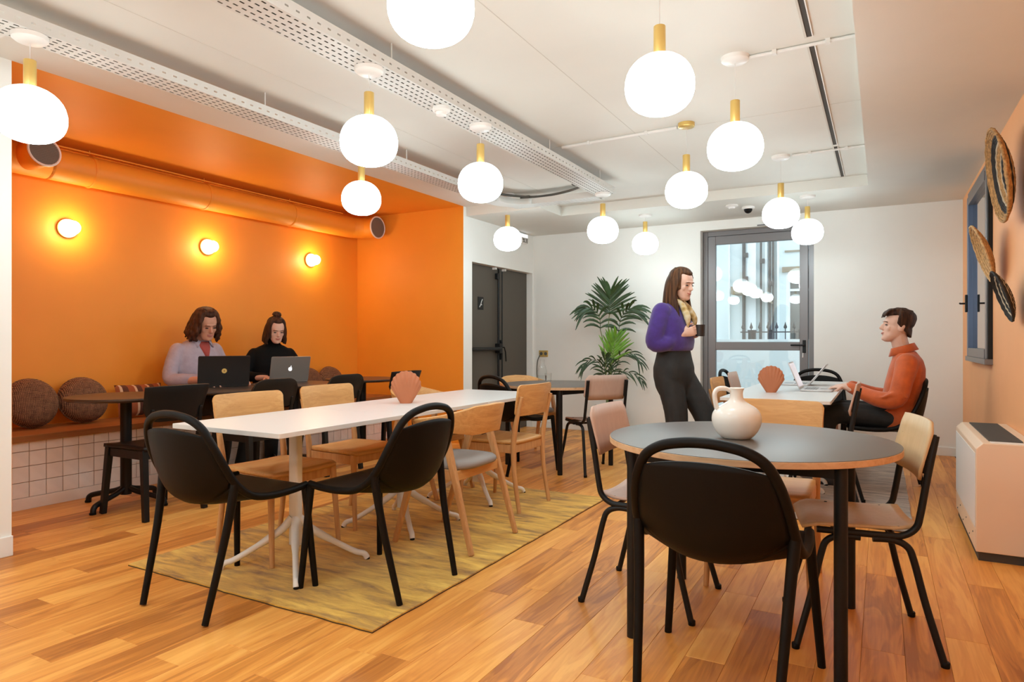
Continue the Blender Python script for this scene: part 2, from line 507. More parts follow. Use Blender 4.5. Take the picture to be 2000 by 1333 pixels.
for x_, y_, L in planks[:300]:
    me, _, _ = plank_mesh(L)
    o = bpy.data.objects.new('plank', me); C.objects.link(o); o.parent = fl; o.location = (x_, y_, 0)
mb = MB()
for x_, y_, L in planks[300:]:
    _, vs, fs = plank_mesh(L); mb.add(vs, fs, Matrix.Translation((x_, y_, 0)))
rest = mb.build('planks_beyond', 'floor_oak', fl, smooth=False); rest['kind'] = 'stuff'

def wallbox(name, mat, *boxes):
    m = MB()
    for b_ in boxes: m.bb(*b_)
    return struct(m.build(name, mat, smooth=False))
T = 0.15
DY0, DY1, DZ = 6.304, 7.775, 2.02      # dark double door in the left wall
GX0, GX1, GZ = -1.835, -0.635, 2.405   # glazed door in the back wall
WY0, WY1, WZ0, WZ1 = 5.80, 7.05, 1.00, 2.42   # window in the right wall
wallbox('wall_left', 'white_paint', (LX - T, LX, FY, AY0 - 0.002, 0, HZ), (LX - T, LX, AY1 + 0.002, DY0, 0, HZ), (LX - T, LX, DY1, BY + T, 0, HZ), (LX - T, LX, DY0, DY1, DZ, HZ))
wallbox('wall_back', 'white_paint', (LX, GX0, BY, BY + 0.25, 0, HZ), (GX1, RX + T, BY, BY + 0.25, 0, HZ), (GX0, GX1, BY, BY + 0.25, GZ, HZ))
wallbox('wall_right', 'salmon_paint', (RX, RX + T, FY, WY0, 0, HZ), (RX, RX + T, WY1, BY, 0, HZ), (RX, RX + T, WY0, WY1, 0, WZ0), (RX, RX + T, WY0, WY1, WZ1, HZ))
wallbox('wall_behind', 'white_paint', (LX - T, RX + T, FY - T, FY, 0, HZ))
wallbox('wall_alcove_back', 'orange_paint', (AX - T, AX, AY0 - T, AY1 + T, 0, HZ))
wallbox('wall_alcove_end', 'orange_paint', (AX, LX - 0.0005, AY1, AY1 + T, 0, HZ))
wallbox('wall_alcove_near', 'orange_paint', (AX, LX - T, AY0 - T, AY0, 0, HZ), (LX - T, LX - 0.0005, AY0 - 0.001, AY0, 0, HZ))
wallbox('ceiling', 'ceiling_paint', (LX, RX + T, FY - T, BY + T, HZ, HZ + 0.1))
wallbox('ceiling_alcove', 'orange_paint', (AX - T, LX, AY0 - T, AY1 + T, HZ, HZ + 0.1))
wallbox('ceiling_drop_right', 'ceiling_paint', (-0.105, RX, FY, 6.69, LZ, HZ))
wallbox('ceiling_drop_back', 'ceiling_paint', (-3.09, RX, 6.69, BY, LZ, HZ), (LX, -3.09, 6.18, BY, LZ, HZ))
# plasterboard seams, each a thin filled joint standing a hair proud
plain('seam', (0.62, 0.59, 0.53), 0.8)
for i, (x0, x1, y0, y1) in enumerate([(-1.535, -1.531, FY, 6.69), (-2.95, -2.947, FY, 6.18), (-2.2, -0.105, 4.60, 4.603)]):
    wallbox('trim_%d' % (i + 1), 'seam', (x0, x1, y0, y1, HZ - 0.0012, HZ + 0.001))
# slot recess along the ceiling: rails with a dark channel between
for i, (y0, y1) in enumerate([(FY, 3.52), (3.62, 5.55), (5.62, 6.66)]):
    o = thing('ceiling_slot', ['dark linear slot in the ceiling running toward the camera', 'dark linear slot in the ceiling between two white conduits', 'short dark slot in the ceiling ending at the step'][i], 'ceiling slot', (-0.306, 0, HZ), 0, 'ceiling slots')
    MB().bb(-0.012, 0.012, y0, y1, -0.004, 0.0).build('channel', 'dark_gap', o, smooth=False)
    MB().bb(-0.022, -0.012, y0, y1, -0.008, 0.0).build('rail', 'seam', o, smooth=False)
    MB().bb(0.012, 0.017, y0, y1, -0.008, 0.0).build('rail', 'white_metal', o, smooth=False)
# ceiling conduits
def conduit(label, pts, r=0.009):
    o = thing('conduit', label, 'conduit', (0, 0, 0), 0, 'conduits on the ceiling')
    MB().tube(pts, r, 8).build('pipe', 'cord_white', o)
    p0, p1 = Vector(pts[0]), Vector(pts[-1])
    for t in (0.25, 0.75):
        p = p0.lerp(p1, t)
        MB().box(p, (0.022, 0.030, 0.024)).build('clip', 'cord_white', o, smooth=False)
conduit('thin white conduit from the nearest white canopy to the ceiling step', [(-0.60, 3.61, HZ - 0.01), (-0.107, 3.60, HZ - 0.01)])
conduit('thin white conduit from the farther white canopy to the ceiling step', [(-0.62, 5.68, HZ - 0.01), (-0.107, 5.66, HZ - 0.01)])
conduit('white conduit between the brass canopy and the cable tray', [(-1.23, 4.555, HZ - 0.01), (-2.12, 4.60, HZ - 0.01)], 0.012)
conduit('white conduit beside the leftmost canopy above the white pillar', [(-3.42, 1.60, HZ - 0.012), (-3.99, 1.60, HZ - 0.012)], 0.012)
# baseboards
def base(name, *b_):
    m = MB()
    for q in b_: m.bb(*q)
    return struct(m.build(name, 'white_paint', smooth=False, bevel=0.003))
base('baseboard_left', (LX, LX + 0.014, FY, AY0, 0, 0.105), (LX, LX + 0.014, AY1, DY0, 0, 0.105))
base('baseboard_back', (LX, GX0, BY - 0.014, BY, 0, 0.085), (GX1, RX, BY - 0.014, BY, 0, 0.085))
base('baseboard_right', (RX - 0.014, RX, FY, BY - 0.014, 0, 0.085))

# --- dark double door in the left wall
d = struct(bpy.data.objects.new('door_1', None)); C.objects.link(d)
dx = LX - 0.085
MB().bb(dx - 0.04, dx, DY0, 7.03, 0.006, DZ - 0.004).build('door_leaf', 'dark_door', d, smooth=False)
MB().bb(dx - 0.04, dx, 7.036, DY1, 0.006, DZ - 0.004).build('door_leaf', 'dark_door', d, smooth=False)
MB().bb(dx, dx + 0.012, 7.022, 7.045, 0.006, DZ - 0.01).build('astragal', 'black_metal', d, smooth=False)
MB().tube([(dx + 0.03, 6.985, 0.05), (dx + 0.03, 6.985, DZ - 0.1)], 0.012, 10).build('vertical_rod', 'black_metal', d)
MB().tube([(dx + 0.03, 7.075, 0.6), (dx + 0.03, 7.075, DZ - 0.04)], 0.008, 10).build('vertical_rod', 'black_metal', d)
pb = MB().tube([(dx + 0.06, DY0 + 0.02, 1.035), (dx + 0.06, 6.985, 1.035)], 0.022, 12).build('push_bar', 'black_metal', d)
MB().bb(dx, dx + 0.075, 6.95, 7.015, 0.98, 1.10).build('bar_end', 'black_metal', pb, smooth=False, bevel=0.008)
MB().bb(dx, dx + 0.04, 6.95, 7.01, 1.88, 1.95).build('rod_latch', 'black_metal', d, smooth=False, bevel=0.005)
hd = MB().bb(dx, dx + 0.02, 7.06, 7.10, 0.90, 1.14).build('handle_plate', 'black_metal', d, smooth=False, bevel=0.004)
MB().tube([(dx + 0.02, 7.08, 1.05), (dx + 0.06, 7.08, 1.05), (dx + 0.065, 7.10, 0.99), (dx + 0.06, 7.12, 0.88)], 0.009, 8).build('lever', 'black_metal', hd)
for yy in (6.90, 7.13): MB().bb(dx, dx + 0.05, yy - 0.012, yy + 0.012, DZ - 0.03, DZ - 0.004).build('coordinator_stop', 'white_metal', d, smooth=False)
sg = thing('door_sign', 'small black square sign with a white slash on the dark double door', 'sign', (dx + 0.001, 6.62, 1.57))
MB().bb(0, 0.004, -0.06, 0.06, -0.075, 0.075).build('plate', 'black_metal', sg, smooth=False)
m = MB()
for a, b_ in (((-0.03, -0.045), (0.0, -0.01)), ((0.0, -0.01), (0.012, 0.02)), ((0.012, 0.02), (0.035, 0.05)), ((-0.002, -0.012), (0.022, -0.016))):
    m.bar((0.005, a[0], a[1]), (0.005, b_[0], b_[1]), (0.002, 0.011), up=(0, 1, 0))
m.build('pictogram', 'laminate_white', sg, smooth=False)

# --- glazed door in the back wall
g = struct(bpy.data.objects.new('door_2', None)); C.objects.link(g)
gy = BY + 0.10
def gbox(name, x0, x1, z0, z1, y0=gy, y1=gy + 0.06, mat='alu_grey', par=g):
    return MB().bb(x0, x1, y0, y1, z0, z1).build(name, mat, par, smooth=False, bevel=0.004)
F0, F1, FT = GX0 + 0.005, GX1 - 0.005, GZ - 0.003
gbox('frame_jamb', F0, F0 + 0.055, 0, FT, gy + 0.01, gy + 0.09)
gbox('frame_jamb', F1 - 0.055, F1, 0, FT, gy + 0.01, gy + 0.09)
gbox('frame_head', F0 + 0.055, F1 - 0.055, FT - 0.055, FT, gy + 0.01, gy + 0.09)
S0, S1, ST = F0 + 0.06, F1 - 0.06, FT - 0.06
gbox('stile', S0, S0 + 0.085, 0.012, ST)
gbox('stile', S1 - 0.085, S1, 0.012, ST)
gbox('top_rail', S0 + 0.085, S1 - 0.085, ST - 0.095, ST)
gbox('mid_rail', S0 + 0.085, S1 - 0.085, 1.025, 1.118)
gbox('bottom_rail', S0 + 0.085, S1 - 0.085, 0.012, 0.14)
for z0, z1 in ((1.118, ST - 0.095), (0.14, 1.025)):
    MB().bb(S0 + 0.085, S1 - 0.085, gy + 0.028, gy + 0.034, z0, z1).build('pane', 'window_glass', g, smooth=False)
hp = gbox('handle_plate', S1 - 0.055, S1 - 0.022, 1.00, 1.14, gy - 0.012, gy, 'black_metal')
MB().tube([(S1 - 0.038, gy - 0.012, 1.085), (S1 - 0.038, gy - 0.06, 1.085), (S1 - 0.17, gy - 0.062, 1.085)], 0.009, 8).build('lever', 'black_metal', hp)
MB().tube([(S1 - 0.05, gy - 0.02, 1.0), (S1 - 0.052, gy - 0.02, 0.95)], 0.006, 6).build('key', 'white_metal', hp)
cl = gbox('door_closer', F0 + 0.62, F1 - 0.1, FT + 0.008, FT + 0.02, BY - 0.02, BY, 'alu_grey')

# --- window in the right wall (seen almost edge-on)
wn = struct(bpy.data.objects.new('window_1', None)); C.objects.link(wn)
def wbox(name, x0, x1, y0, y1, z0, z1, mat='alu_blue', par=wn):
    return MB().bb(x0, x1, y0, y1, z0, z1).build(name, mat, par, smooth=False, bevel=0.003)
x0, x1 = RX - 0.030, RX + 0.07
wbox('frame_jamb', x0, x1, WY0, WY0 + 0.03, WZ0, WZ1, 'black_metal')
wbox('frame_jamb', x0, x1, WY1 - 0.05, WY1, WZ0, WZ1)
wbox('frame_head', x0, x1, WY0 + 0.03, WY1 - 0.05, WZ1 - 0.05, WZ1, 'alu_grey')
wbox('frame_sill', x0 - 0.02, x1, WY0, WY1, WZ0 - 0.04, WZ0, 'alu_grey')
wbox('sash_stile', x0 - 0.012, x1 - 0.03, WY1 - 0.13, WY1 - 0.05, WZ0, WZ1 - 0.05)
wbox('sash_stile', x0 - 0.006, x1 - 0.03, WY0 + 0.03, WY0 + 0.10, WZ0, WZ1 - 0.05, 'alu_grey')
wbox('sash_rail', x0 - 0.012, x1 - 0.03, WY0 + 0.10, WY1 - 0.13, WZ0, WZ0 + 0.07, 'alu_grey')
wbox('sash_rail', x0 - 0.012, x1 - 0.03, WY0 + 0.10, WY1 - 0.13, WZ1 - 0.12, WZ1 - 0.05, 'alu_grey')
MB().bb(RX - 0.008, RX - 0.002, WY0 + 0.10, WY1 - 0.13, WZ0 + 0.07, WZ1 - 0.12).build('pane', 'window_glass', wn, smooth=False)
hh = wbox('handle_base', x0 - 0.03, x0 - 0.012, WY1 - 0.115, WY1 - 0.075, 1.38, 1.53, 'black_metal')
MB().tube([(x0 - 0.03, WY1 - 0.095, 1.455), (x0 - 0.065, WY1 - 0.095, 1.455), (x0 - 0.07, WY1 - 0.14, 1.455)], 0.008, 8).build('lever', 'black_metal', hh)

# ================================================================ BENCH with every tile
bench = struct(MB().bb(AX, BX - 0.008, AY0, AY1, 0, 0.455).build('trim_bench', 'grout', smooth=False))
MB().bb(AX, BX + 0.03, AY0 + 0.001, AY1 - 0.001, 0.455, 0.498).build('bench_seat', 'bench_wood', bench, smooth=False, bevel=0.004)
MB().bb(BX - 0.008, BX + 0.006, AY0, AY1, 0, 0.078).build('plinth', 'tile_white', bench, smooth=False, bevel=0.002)
TP = 0.1055
tz = [(0.080, 0.180), (0.184, 0.286), (0.290, 0.386), (0.390, 0.455)]
tiles = []
for (z0, z1) in tz:
    t_ = MB(); h_ = (z1 - z0) / 2; q = TP / 2 - 0.0022
    vs = []
    for (a, b_, xx) in ((q, h_, -0.008), (q, h_, -0.0015), (q - 0.003, h_ - 0.003, 0.0)):
        vs += [(xx, -a, -b_), (xx, a, -b_), (xx, a, b_), (xx, -a, b_)]
    fs = [(8, 9, 10, 11)]
    for r_ in (0, 4):
        for k in range(4): fs.append((r_ + k, r_ + (k + 1) % 4, r_ + 4 + (k + 1) % 4, r_ + 4 + k))
    tiles.append(t_.add(vs, fs).mesh('tile', 'tile_white'))
y = 2.34 - TP / 2
while y - TP > AY0: y -= TP
while y + TP / 2 < AY1:
    for me, (z0, z1) in zip(tiles, tz):
        o = bpy.data.objects.new('tile', me); C.objects.link(o); o.parent = bench; o.location = (BX, y, (z0 + z1) / 2)
    y += TP
so = MB().bb(BX, BX + 0.006, 3.02, 3.10, 0.20, 0.28).build('socket', 'white_metal', bench, smooth=False, bevel=0.003)

# ================================================================ RUGS
def rug(name, label, x0, x1, y0, y1, mat):
    t = thing(name, label, 'rug', ((x0 + x1) / 2, (y0 + y1) / 2, 0.0))
    hx, hy = (x1 - x0) / 2, (y1 - y0) / 2
    rq = random.Random(5)
    poly = []
    N = 24
    for k in range(N): poly.append((-hx + 2 * hx * k / N, -hy + rq.uniform(-.004, .004)))
    for k in range(N): poly.append((hx + rq.uniform(-.003, .003), -hy + 2 * hy * k / N))
    for k in range(N): poly.append((hx - 2 * hx * k / N, hy + rq.uniform(-.004, .004)))
    for k in range(N): poly.append((-hx + rq.uniform(-.003, .003), hy - 2 * hy * k / N))
    MB().prism(poly, 0.005, 0.011).build('pile', mat, t, smooth=False)
    MB().prism([(a * 1.001, b_ * 1.001) for a, b_ in poly], 0.0005, 0.005).build('backing', 'rug_edge', t, smooth=False)
    return t
rug('yellow_rug', 'mottled mustard yellow rug under the long white table', -3.305, -1.72, 1.985, 4.48, 'rug_yellow')
rug('grey_rug', 'faded grey beige rug under the far white table', -1.35, 0.165, 4.55, 7.25, 'rug_grey')
RUG = 0.011

# ================================================================ CHAIRS
def leg(root, p0, p1, r0, r1, mat, flat=1.0, n=10, name='leg', mid=None):
    pts = [p0, p1] if mid is None else spline([p0, mid, p1], 5)
    rr_ = [lerp(r0, r1, i / (len(pts) - 1)) for i in range(len(pts))]
    return MB().tube(pts, rr_, n, flat=flat).build(name, mat, root)

def chair_loop(mat='black_plastic'):
    """moulded plastic chair: shell seat and back, round rim that arches over the back as a loop"""
    t = thing('loop_back_chair', '', 'chair')
    side = [(.236, .232, .468), (.246, .14, .462), (.252, .03, .462), (.252, -.06, .476), (.248, -.125, .515), (.241, -.172, .575), (.230, -.208, .645), (.212, -.236, .712), (.180, -.256, .772), (.127, -.268, .806), (.06, -.275, .821), (0, -.277, .825)]
    full = side + [(-a, b_, c_) for a, b_, c_ in reversed(side[:-1])]
    P = spline(full, 5)
    MB().tube(P, 0.0165, 12).build('loop_rim', mat, t)
    # rows of the shell: centre point (y, z) and the matching rim point index
    rows = [((.250, .448), (.232, .238, .462)), ((.240, .462), (.238, .225, .466)), ((.14, .452), (.246, .14, .461)), ((.03, .440), (.252, .03, .461)), ((-.06, .434), (.252, -.06, .473)), ((-.13, .434), (.249, -.115, .505)),
            ((-.185, .446), (.244, -.152, .545)), ((-.226, .478), (.236, -.188, .605)), ((-.252, .54), (.226, -.214, .66)), ((-.270, .62), (.218, -.228, .695)), ((-.284, .70), (.208, -.240, .728)), ((-.292, .768), (.197, -.246, .738))]
    def surf(i0, i1):
        n = 16
        m = MB()
        rg = rows[i0:i1 + 1]
        # refine rows with a spline
        cen = spline([(0, a[0], a[1]) for a, b_ in rg], 3); edg = spline([b_ for a, b_ in rg], 3)
        def fn(u, v):
            j = min(int(round(v * (len(cen) - 1))), len(cen) - 1)
            c_, e_ = cen[j], edg[j]; q = 2 * u - 1; k = abs(q) ** 2.2
            return (q * e_.x, c_.y + (e_.y - c_.y) * k, c_.z + (e_.z - c_.z) * k)
        return m.sheet(fn, n, len(cen) - 1)
    surf(0, 6).build('seat', mat, t, solid=0.010, angle=180, off=0)
    surf(6, 11).build('backrest', mat, t, solid=0.010, angle=180, off=0)
    for sx in (-1, 1):
        leg(t, (sx * .272, .255, 0), (sx * .236, .225, .462), .0135, .0175, mat, n=10)
        leg(t, (sx * .208, -.262, 0), (sx * .243, -.150, .545), .0135, .019, mat, n=10, mid=(sx * .228, -.185, .33))
    return t

def chair_oak(mat='oak', lmat='oak_leg', post=True):
    """wooden chair with a bent rectangular backrest plate"""
    t = thing('oak_chair', '', 'chair')
    # seat plate, slightly scooped
    def top(u, v):
        x = (2 * u - 1); y = (2 * v - 1)
        w_ = lerp(.198, .222, v)
        sxr = 1 - 0.06 * max(0, abs(y) - .8) / .2
        return (x * w_ * sxr, y * .205 + .005, .462 - .010 * math.cos(x * pi / 2) * math.cos(y * 1.2) - (0.008 if v > .93 else 0))
    MB().sheet(top, 12, 12).build('seat', mat, t, solid=0.020, angle=50)
    for a, b_ in (((-.185, -.185), (.185, -.185)), ((-.20, .175), (.20, .175)), ((-.190, -.185), (-.205, .175)), ((.190, -.185), (.205, .175))):
        MB().bar((a[0], a[1], .410), (b_[0], b_[1], .410), (.018, .055)).build('apron', lmat, t, smooth=False, bevel=.003)
    def back(u, v):
        a = (2 * u - 1)
        x = a * .225
        z = lerp(.628, .832, v)
        y = -.232 - .028 * v - .035 * math.cos(a * pi / 2) + 0.006
        # rounded corners
        cz = 1.0
        return (x, y, z)
    # plate outline with rounded corners: build as a clipped grid
    m = MB(); N = 16; top_ = []; bot = []
    vs = []; fs = []
    us = [0, .006, .016, .032, .052, .07] + [.07 + .86 * q / 10 for q in range(1, 10)] + [.93, .948, .968, .984, .994, 1]; N = len(us) - 1
    for i in range(N + 1):
        u = us[i]; a = abs(2 * u - 1); k = max(0, a - .86) / .14
        dz = .030 * (1 - math.sqrt(max(0, 1 - k * k)))
        for j, v in enumerate((0, .33, .66, 1)):
            p = list(back(u, v))
            p[2] = lerp(.628 + dz, .832 - dz, v)
            vs.append(p)
    for i in range(N):
        for j in range(3): fs.append((i * 4 + j, (i + 1) * 4 + j, (i + 1) * 4 + j + 1, i * 4 + j + 1))
    m.add(vs, fs).build('backrest', mat, t, solid=0.013, angle=60, bevel=0.003)
    for sx in (-1, 1):
        P = spline([(sx * .205, -.245, 0), (sx * .200, -.205, .25), (sx * .198, -.198, .44), (sx * .200, -.222, .60), (sx * .200, -.262, .755)], 4)
        MB().tube(P, [lerp(.0135, .0185, min(1, i / 9)) if i < 10 else lerp(.0185, .012, (i - 9) / 7) for i in range(len(P))], 10).build('leg', lmat, t)
        leg(t, (sx * .222, .215, 0), (sx * .205, .185, .44), .0125, .019, lmat, mid=(sx * .213, .198, .25))
    return t

def chair_arm():
    """oak armchair: wide curved back running into short arms, leaning legs, grey padded seat"""
    t = thing('oak_armchair', '', 'chair')
    N = 26; vs = []; fs = []
    for i in range(N + 1):
        a = lerp(-1, 1, i / N); th = a * R(108)
        x = .262 * math.sin(th); y = -.035 - .225 * math.cos(th) * (1 if abs(a) < .84 else 1)
        if abs(a) > .72: y += (abs(a) - .72) * .20
        h = lerp(.158, .040, max(0, (abs(a) - .30) / .70) ** 0.9)
        zc = lerp(.700, .672, abs(a))
        lean = .018
        for j, v in enumerate((0, .34, .67, 1)):
            q = (v - .5)
            vs.append((x * (1 + .05 * q), y - lean * q * 2 * math.cos(th), zc + h * q))
    for i in range(N):
        for j in range(3): fs.append((i * 4 + j, (i + 1) * 4 + j, (i + 1) * 4 + j + 1, i * 4 + j + 1))
    MB().add(vs, fs).build('backrest', 'oak', t, solid=0.022, angle=60, bevel=0.004, off=0)
    for sx in (-1, 1):
        MB().bar((sx * .238, -.272, 0), (sx * .222, -.085, .655), (.026, .026), (.034, .040), up=(0, 1, 0)).build('leg', 'oak_leg', t, smooth=False, bevel=.006)
        MB().bar((sx * .235, .235, 0), (sx * .252, .020, .660), (.026, .026), (.030, .046), up=(0, 1, 0)).build('leg', 'oak_leg', t, smooth=False, bevel=.006)
        MB().bar((sx * .222, -.15, .405), (sx * .232, .15, .405), (.020, .055)).build('side_rail', 'oak_leg', t, smooth=False, bevel=.003)
    MB().bar((-.222, -.155, .400), (.222, -.155, .400), (.020, .055)).build('rear_rail', 'oak', t, smooth=False, bevel=.003)
    MB().bar((-.225, .155, .400), (.225, .155, .400), (.020, .055)).build('front_rail', 'oak', t, smooth=False, bevel=.003)
    # rounded cushion
    prof = [(.90, .424), (.975, .430), (1.0, .443), (.985, .456), (.93, .466), (.75, .472), (.45, .475), (.01, .476)]
    rg = []
    for k_, z in prof:
        ring = []
        for k in range(36):
            a = 2 * pi * k / 36; ca, sa = math.cos(a), math.sin(a)
            e_ = 2 / 3.2
            ring.append((k_ * .232 * math.copysign(abs(ca) ** e_, ca), k_ * .212 * math.copysign(abs(sa) ** e_, sa), z))
        rg.append(ring)
    MB().rings(rg).build('seat_cushion', 'grey_seat', t, angle=70)
    return t

def chair_school(ply='ply_pink'):
    """school chair: plywood seat and back on a bent black tube frame"""
    t = thing('school_chair', '', 'chair')
    for sx in (-1, 1):
        x = sx * .192
        up_ = spline([(x, .165, .436), (x, -.06, .432), (x, -.118, .437), (x, -.158, .468), (x, -.172, .52), (x * .99, -.192, .64), (x * .98, -.220, .795)], 5)
        MB().tube(up_, 0.0125, 10).build('side_tube', 'black_metal', t)
        for sy in (1, -1):
            xf = sx * (.208)
            pts = spline([(x, sy * .02, .418), (x, sy * .085, .418), (x + sx * .002, sy * .130, .398), (x + sx * .006, sy * .150, .35), (xf, sy * .185, .20), (sx * .226, sy * .238, 0.004)], 5)
            lg = MB().tube(pts, 0.0125, 10).build('leg', 'black_metal', t)
            MB().lathe([(.0135, 0), (.0145, .004), (.0145, .018), (.013, .02)], 10, (sx * .226, sy * .239, 0)).build('foot_cap', 'black_plastic', lg)
    MB().tube([(-.192, .10, .432), (.192, .10, .432)], .009, 8).build('cross_tube', 'black_metal', t)
    MB().tube([(-.192, -.09, .432), (.192, -.09, .432)], .009, 8).build('cross_tube', 'black_metal', t)
    # plywood seat
    vs = []; fs = []; NU = 14; NV = 14
    for j in range(NV + 1):
        v = j / NV; y = lerp(-.172, .215, v)
        w_ = lerp(.175, .20, v)
        e_ = max(0, abs(2 * v - 1) - .72) / .28
        w_ *= (1 - .16 * e_ ** 2)
        for i in range(NU + 1):
            q = 2 * i / NU - 1
            z = .462 - .010 * (1 - q * q) - (.022 * max(0, (v - .82) / .18) ** 2) + .012 * max(0, (.25 - v) / .25) ** 2
            vs.append((q * w_, y, z))
    for j in range(NV):
        for i in range(NU): a = j * (NU + 1) + i; fs.append((a, a + 1, a + NU + 2, a + NU + 1))
    st = MB().add(vs, fs).build('seat', ply, t, solid=0.011, angle=60)
    for sx in (-1, 1):
        for yy in (.09, -.11): MB().lathe([(.006, 0), (.006, .002), (.003, .003)], 8, (sx * .165, yy, .4595)).build('screw', 'black_metal', st)
    # backrest plate
    vs = []; fs = []
    for i in range(NU + 1):
        q = 2 * i / NU - 1; k = max(0, abs(q) - .80) / .20; dz = .035 * (1 - math.sqrt(max(0, 1 - k * k)))
        for j in range(5):
            v = j / 4
            z = lerp(.632 + dz, .842 - dz, v)
            vs.append((q * .205, -.172 - .038 * v - .022 * (1 - q * q), z))
    for i in range(NU):
        for j in range(4): a = i * 5 + j; fs.append((a, a + 5, a + 6, a + 1))
    bk = MB().add(vs, fs).build('backrest', ply, t, solid=0.011, angle=60)
    for sx in (-1, 1):
        # routed black slot where the tube passes, and the bolt in front
        MB().tube([(sx * .186, -.190, .660), (sx * .185, -.212, .800)], .0150, 10, flat=.8).build('tube_sleeve', 'black_metal', bk)
        MB().ball((sx * .160, -.199, .765), (.0060, .0060, .0060), 8, 6).build('bolt', 'black_metal', bk)
    return t

def chair_black(rounded=False):
    """black wooden chair; broad bent back, square splayed legs"""
    t = thing('black_chair', '', 'chair')
    mat = 'brown_black' if rounded else 'black_wood'
    vs = []; fs = []; NU = 18
    for i in range(NU + 1):
        q = 2 * i / NU - 1
        if rounded:
            k = max(0, abs(q) - .45) / .55; dt = .075 * (1 - math.sqrt(max(0, 1 - k * k))); db = .02 * abs(q)
        else:
            k = max(0, abs(q) - .55) / .45; db = .085 * (1 - math.sqrt(max(0, 1 - k * k))); dt = .006 * abs(q) ** 3
        for j in range(6):
            v = j / 5
            z = lerp(.615 + db, .845 - dt, v)
            wv = .215 + (.012 * v if not rounded else 0)
            vs.append((q * wv, -.205 - .050 * v - .040 * (1 - q * q), z))
    for i in range(NU):
        for j in range(5): a = i * 6 + j; fs.append((a, a + 6, a + 7, a + 1))
    MB().add(vs, fs).build('backrest', mat, t, solid=0.016, angle=60, bevel=.003)
    def top(u, v):
        x = (2 * u - 1); y = (2 * v - 1)
        return (x * lerp(.195, .215, v), y * .21, .462 - .008 * (1 - x * x))
    MB().sheet(top, 10, 10).build('seat', mat, t, solid=0.022, angle=60)
    for sy, h in ((-.17, .055), (.17, .055)):
        MB().bar((-.19, sy, .408), (.19, sy, .408), (.022, h)).build('apron', mat, t, smooth=False, bevel=.003)
    for sx in (-1, 1):
        MB().bar((sx * .188, -.17, .408), (sx * .192, .17, .408), (.022, .055)).build('apron', mat, t, smooth=False, bevel=.003)
        MB().bar((sx * .205, -.225, 0), (sx * .188, -.178, .44), (.034, .034), (.040, .040), up=(0, 1, 0)).build('leg', mat, t, smooth=False, bevel=.004)
        MB().bar((sx * .212, .225, 0), (sx * .192, .185, .44), (.034, .034), (.040, .040), up=(0, 1, 0)).build('leg', mat, t, smooth=False, bevel=.004)
        MB().bar((sx * .180, -.185, .43), (sx * .168, -.238, .70), (.026, .026), (.022, .020), up=(0, 1, 0)).build('back_post', mat, t, smooth=False, bevel=.004)
    return t

def place(proto, spots, group):
    for i, (x_, y_, z_, deg, label) in enumerate(spots):
        if i == 0:
            proto.location = (x_, y_, z_); proto.rotation_euler = (0, 0, R(deg)); proto['label'] = label; proto['group'] = group
        else: dup(proto, (x_, y_, z_), R(deg), label, group)

place(chair_loop(), [
    (-2.540, 1.975, .006, -1, 'black plastic loop-back chair at the near end of the long white table'),
    (-2.045, 2.440, RUG, 90, 'black plastic loop-back chair on the rug, side of the long white table'),
    (-0.462, 2.290, 0, -2, 'black plastic loop-back chair in the foreground, back to us at the round table'),
    (-2.820, 5.140, 0, -22, 'black loop-back chair left of the far round table'),
    (-1.120, 6.850, RUG, -92, 'black loop-back chair on the left side of the far white table'),
    (-0.560, 7.200, RUG, 182, 'black loop-back chair at the far end of the far white table'),
    (0.010, 5.870, RUG, 92, 'dark loop-back chair the man in the orange jacket sits on'),
], 'black loop-back plastic chairs')
place(chair_oak(), [
    (-2.830, 2.520, RUG, -92, 'oak chair on the left of the long white table, nearest the camera'),
    (-2.920, 3.210, RUG, -92, 'second oak chair on the left of the long white table'),
    (-2.290, 4.005, RUG, 88, 'oak chair right of the long white table, at its far corner'),
    (-0.480, 3.330, 0, 178, 'oak chair behind the near round table, facing the camera'),
    (-0.880, 5.350, RUG, -90, 'oak chair left of the far white table, half hidden by the jug'),
], 'oak chairs with bent rectangular backs')
place(chair_arm(), [
    (-2.135, 3.160, RUG, 90, 'oak armchair with grey padded seat, right of the long white table'),
    (-2.960, 4.060, RUG, -90, 'oak armchair behind the terracotta shell on the long white table'),
    (-3.080, 5.880, 0, -123, 'oak armchair behind the far round table, by the dark door'),
], 'oak armchairs with grey padded seats')
place(chair_school('ply_pink'), [
    (-0.895, 2.890, 0, -91, 'pinkish plywood school chair left of the near round table'),
    (-2.190, 5.430, 0, 52, 'plywood school chair beside the palm at the far round table'),
    (-0.950, 6.120, RUG, -90, 'pale plywood school chair among the chairs left of the far white table'),
    (-0.350, 4.985, RUG, 90, 'plywood school chair pulled up to the far white table, nearest the man'),
], 'plywood school chairs on black tube frames')
place(chair_school('ply_lit'), [(-0.085, 2.915, 0, 101, 'plywood school chair on the right of the near round table, light painted into its tint')], 'plywood school chairs on black tube frames')
place(chair_black(), [
    (-4.230, 2.720, 0, 90, 'black wooden chair at the alcove table nearest the camera'),
    (-4.220, 5.080, 0, 90, 'black wooden chair at the last alcove table, by the orange end wall'),
], 'black chairs at the alcove tables')
place(chair_black(True), [
    (-4.250, 3.530, 0, 90, 'black chair with rounded back in front of the two laptops'),
    (-4.250, 4.290, 0, 90, 'black chair with rounded back right of the grey laptop'),
], 'black chairs at the alcove tables')

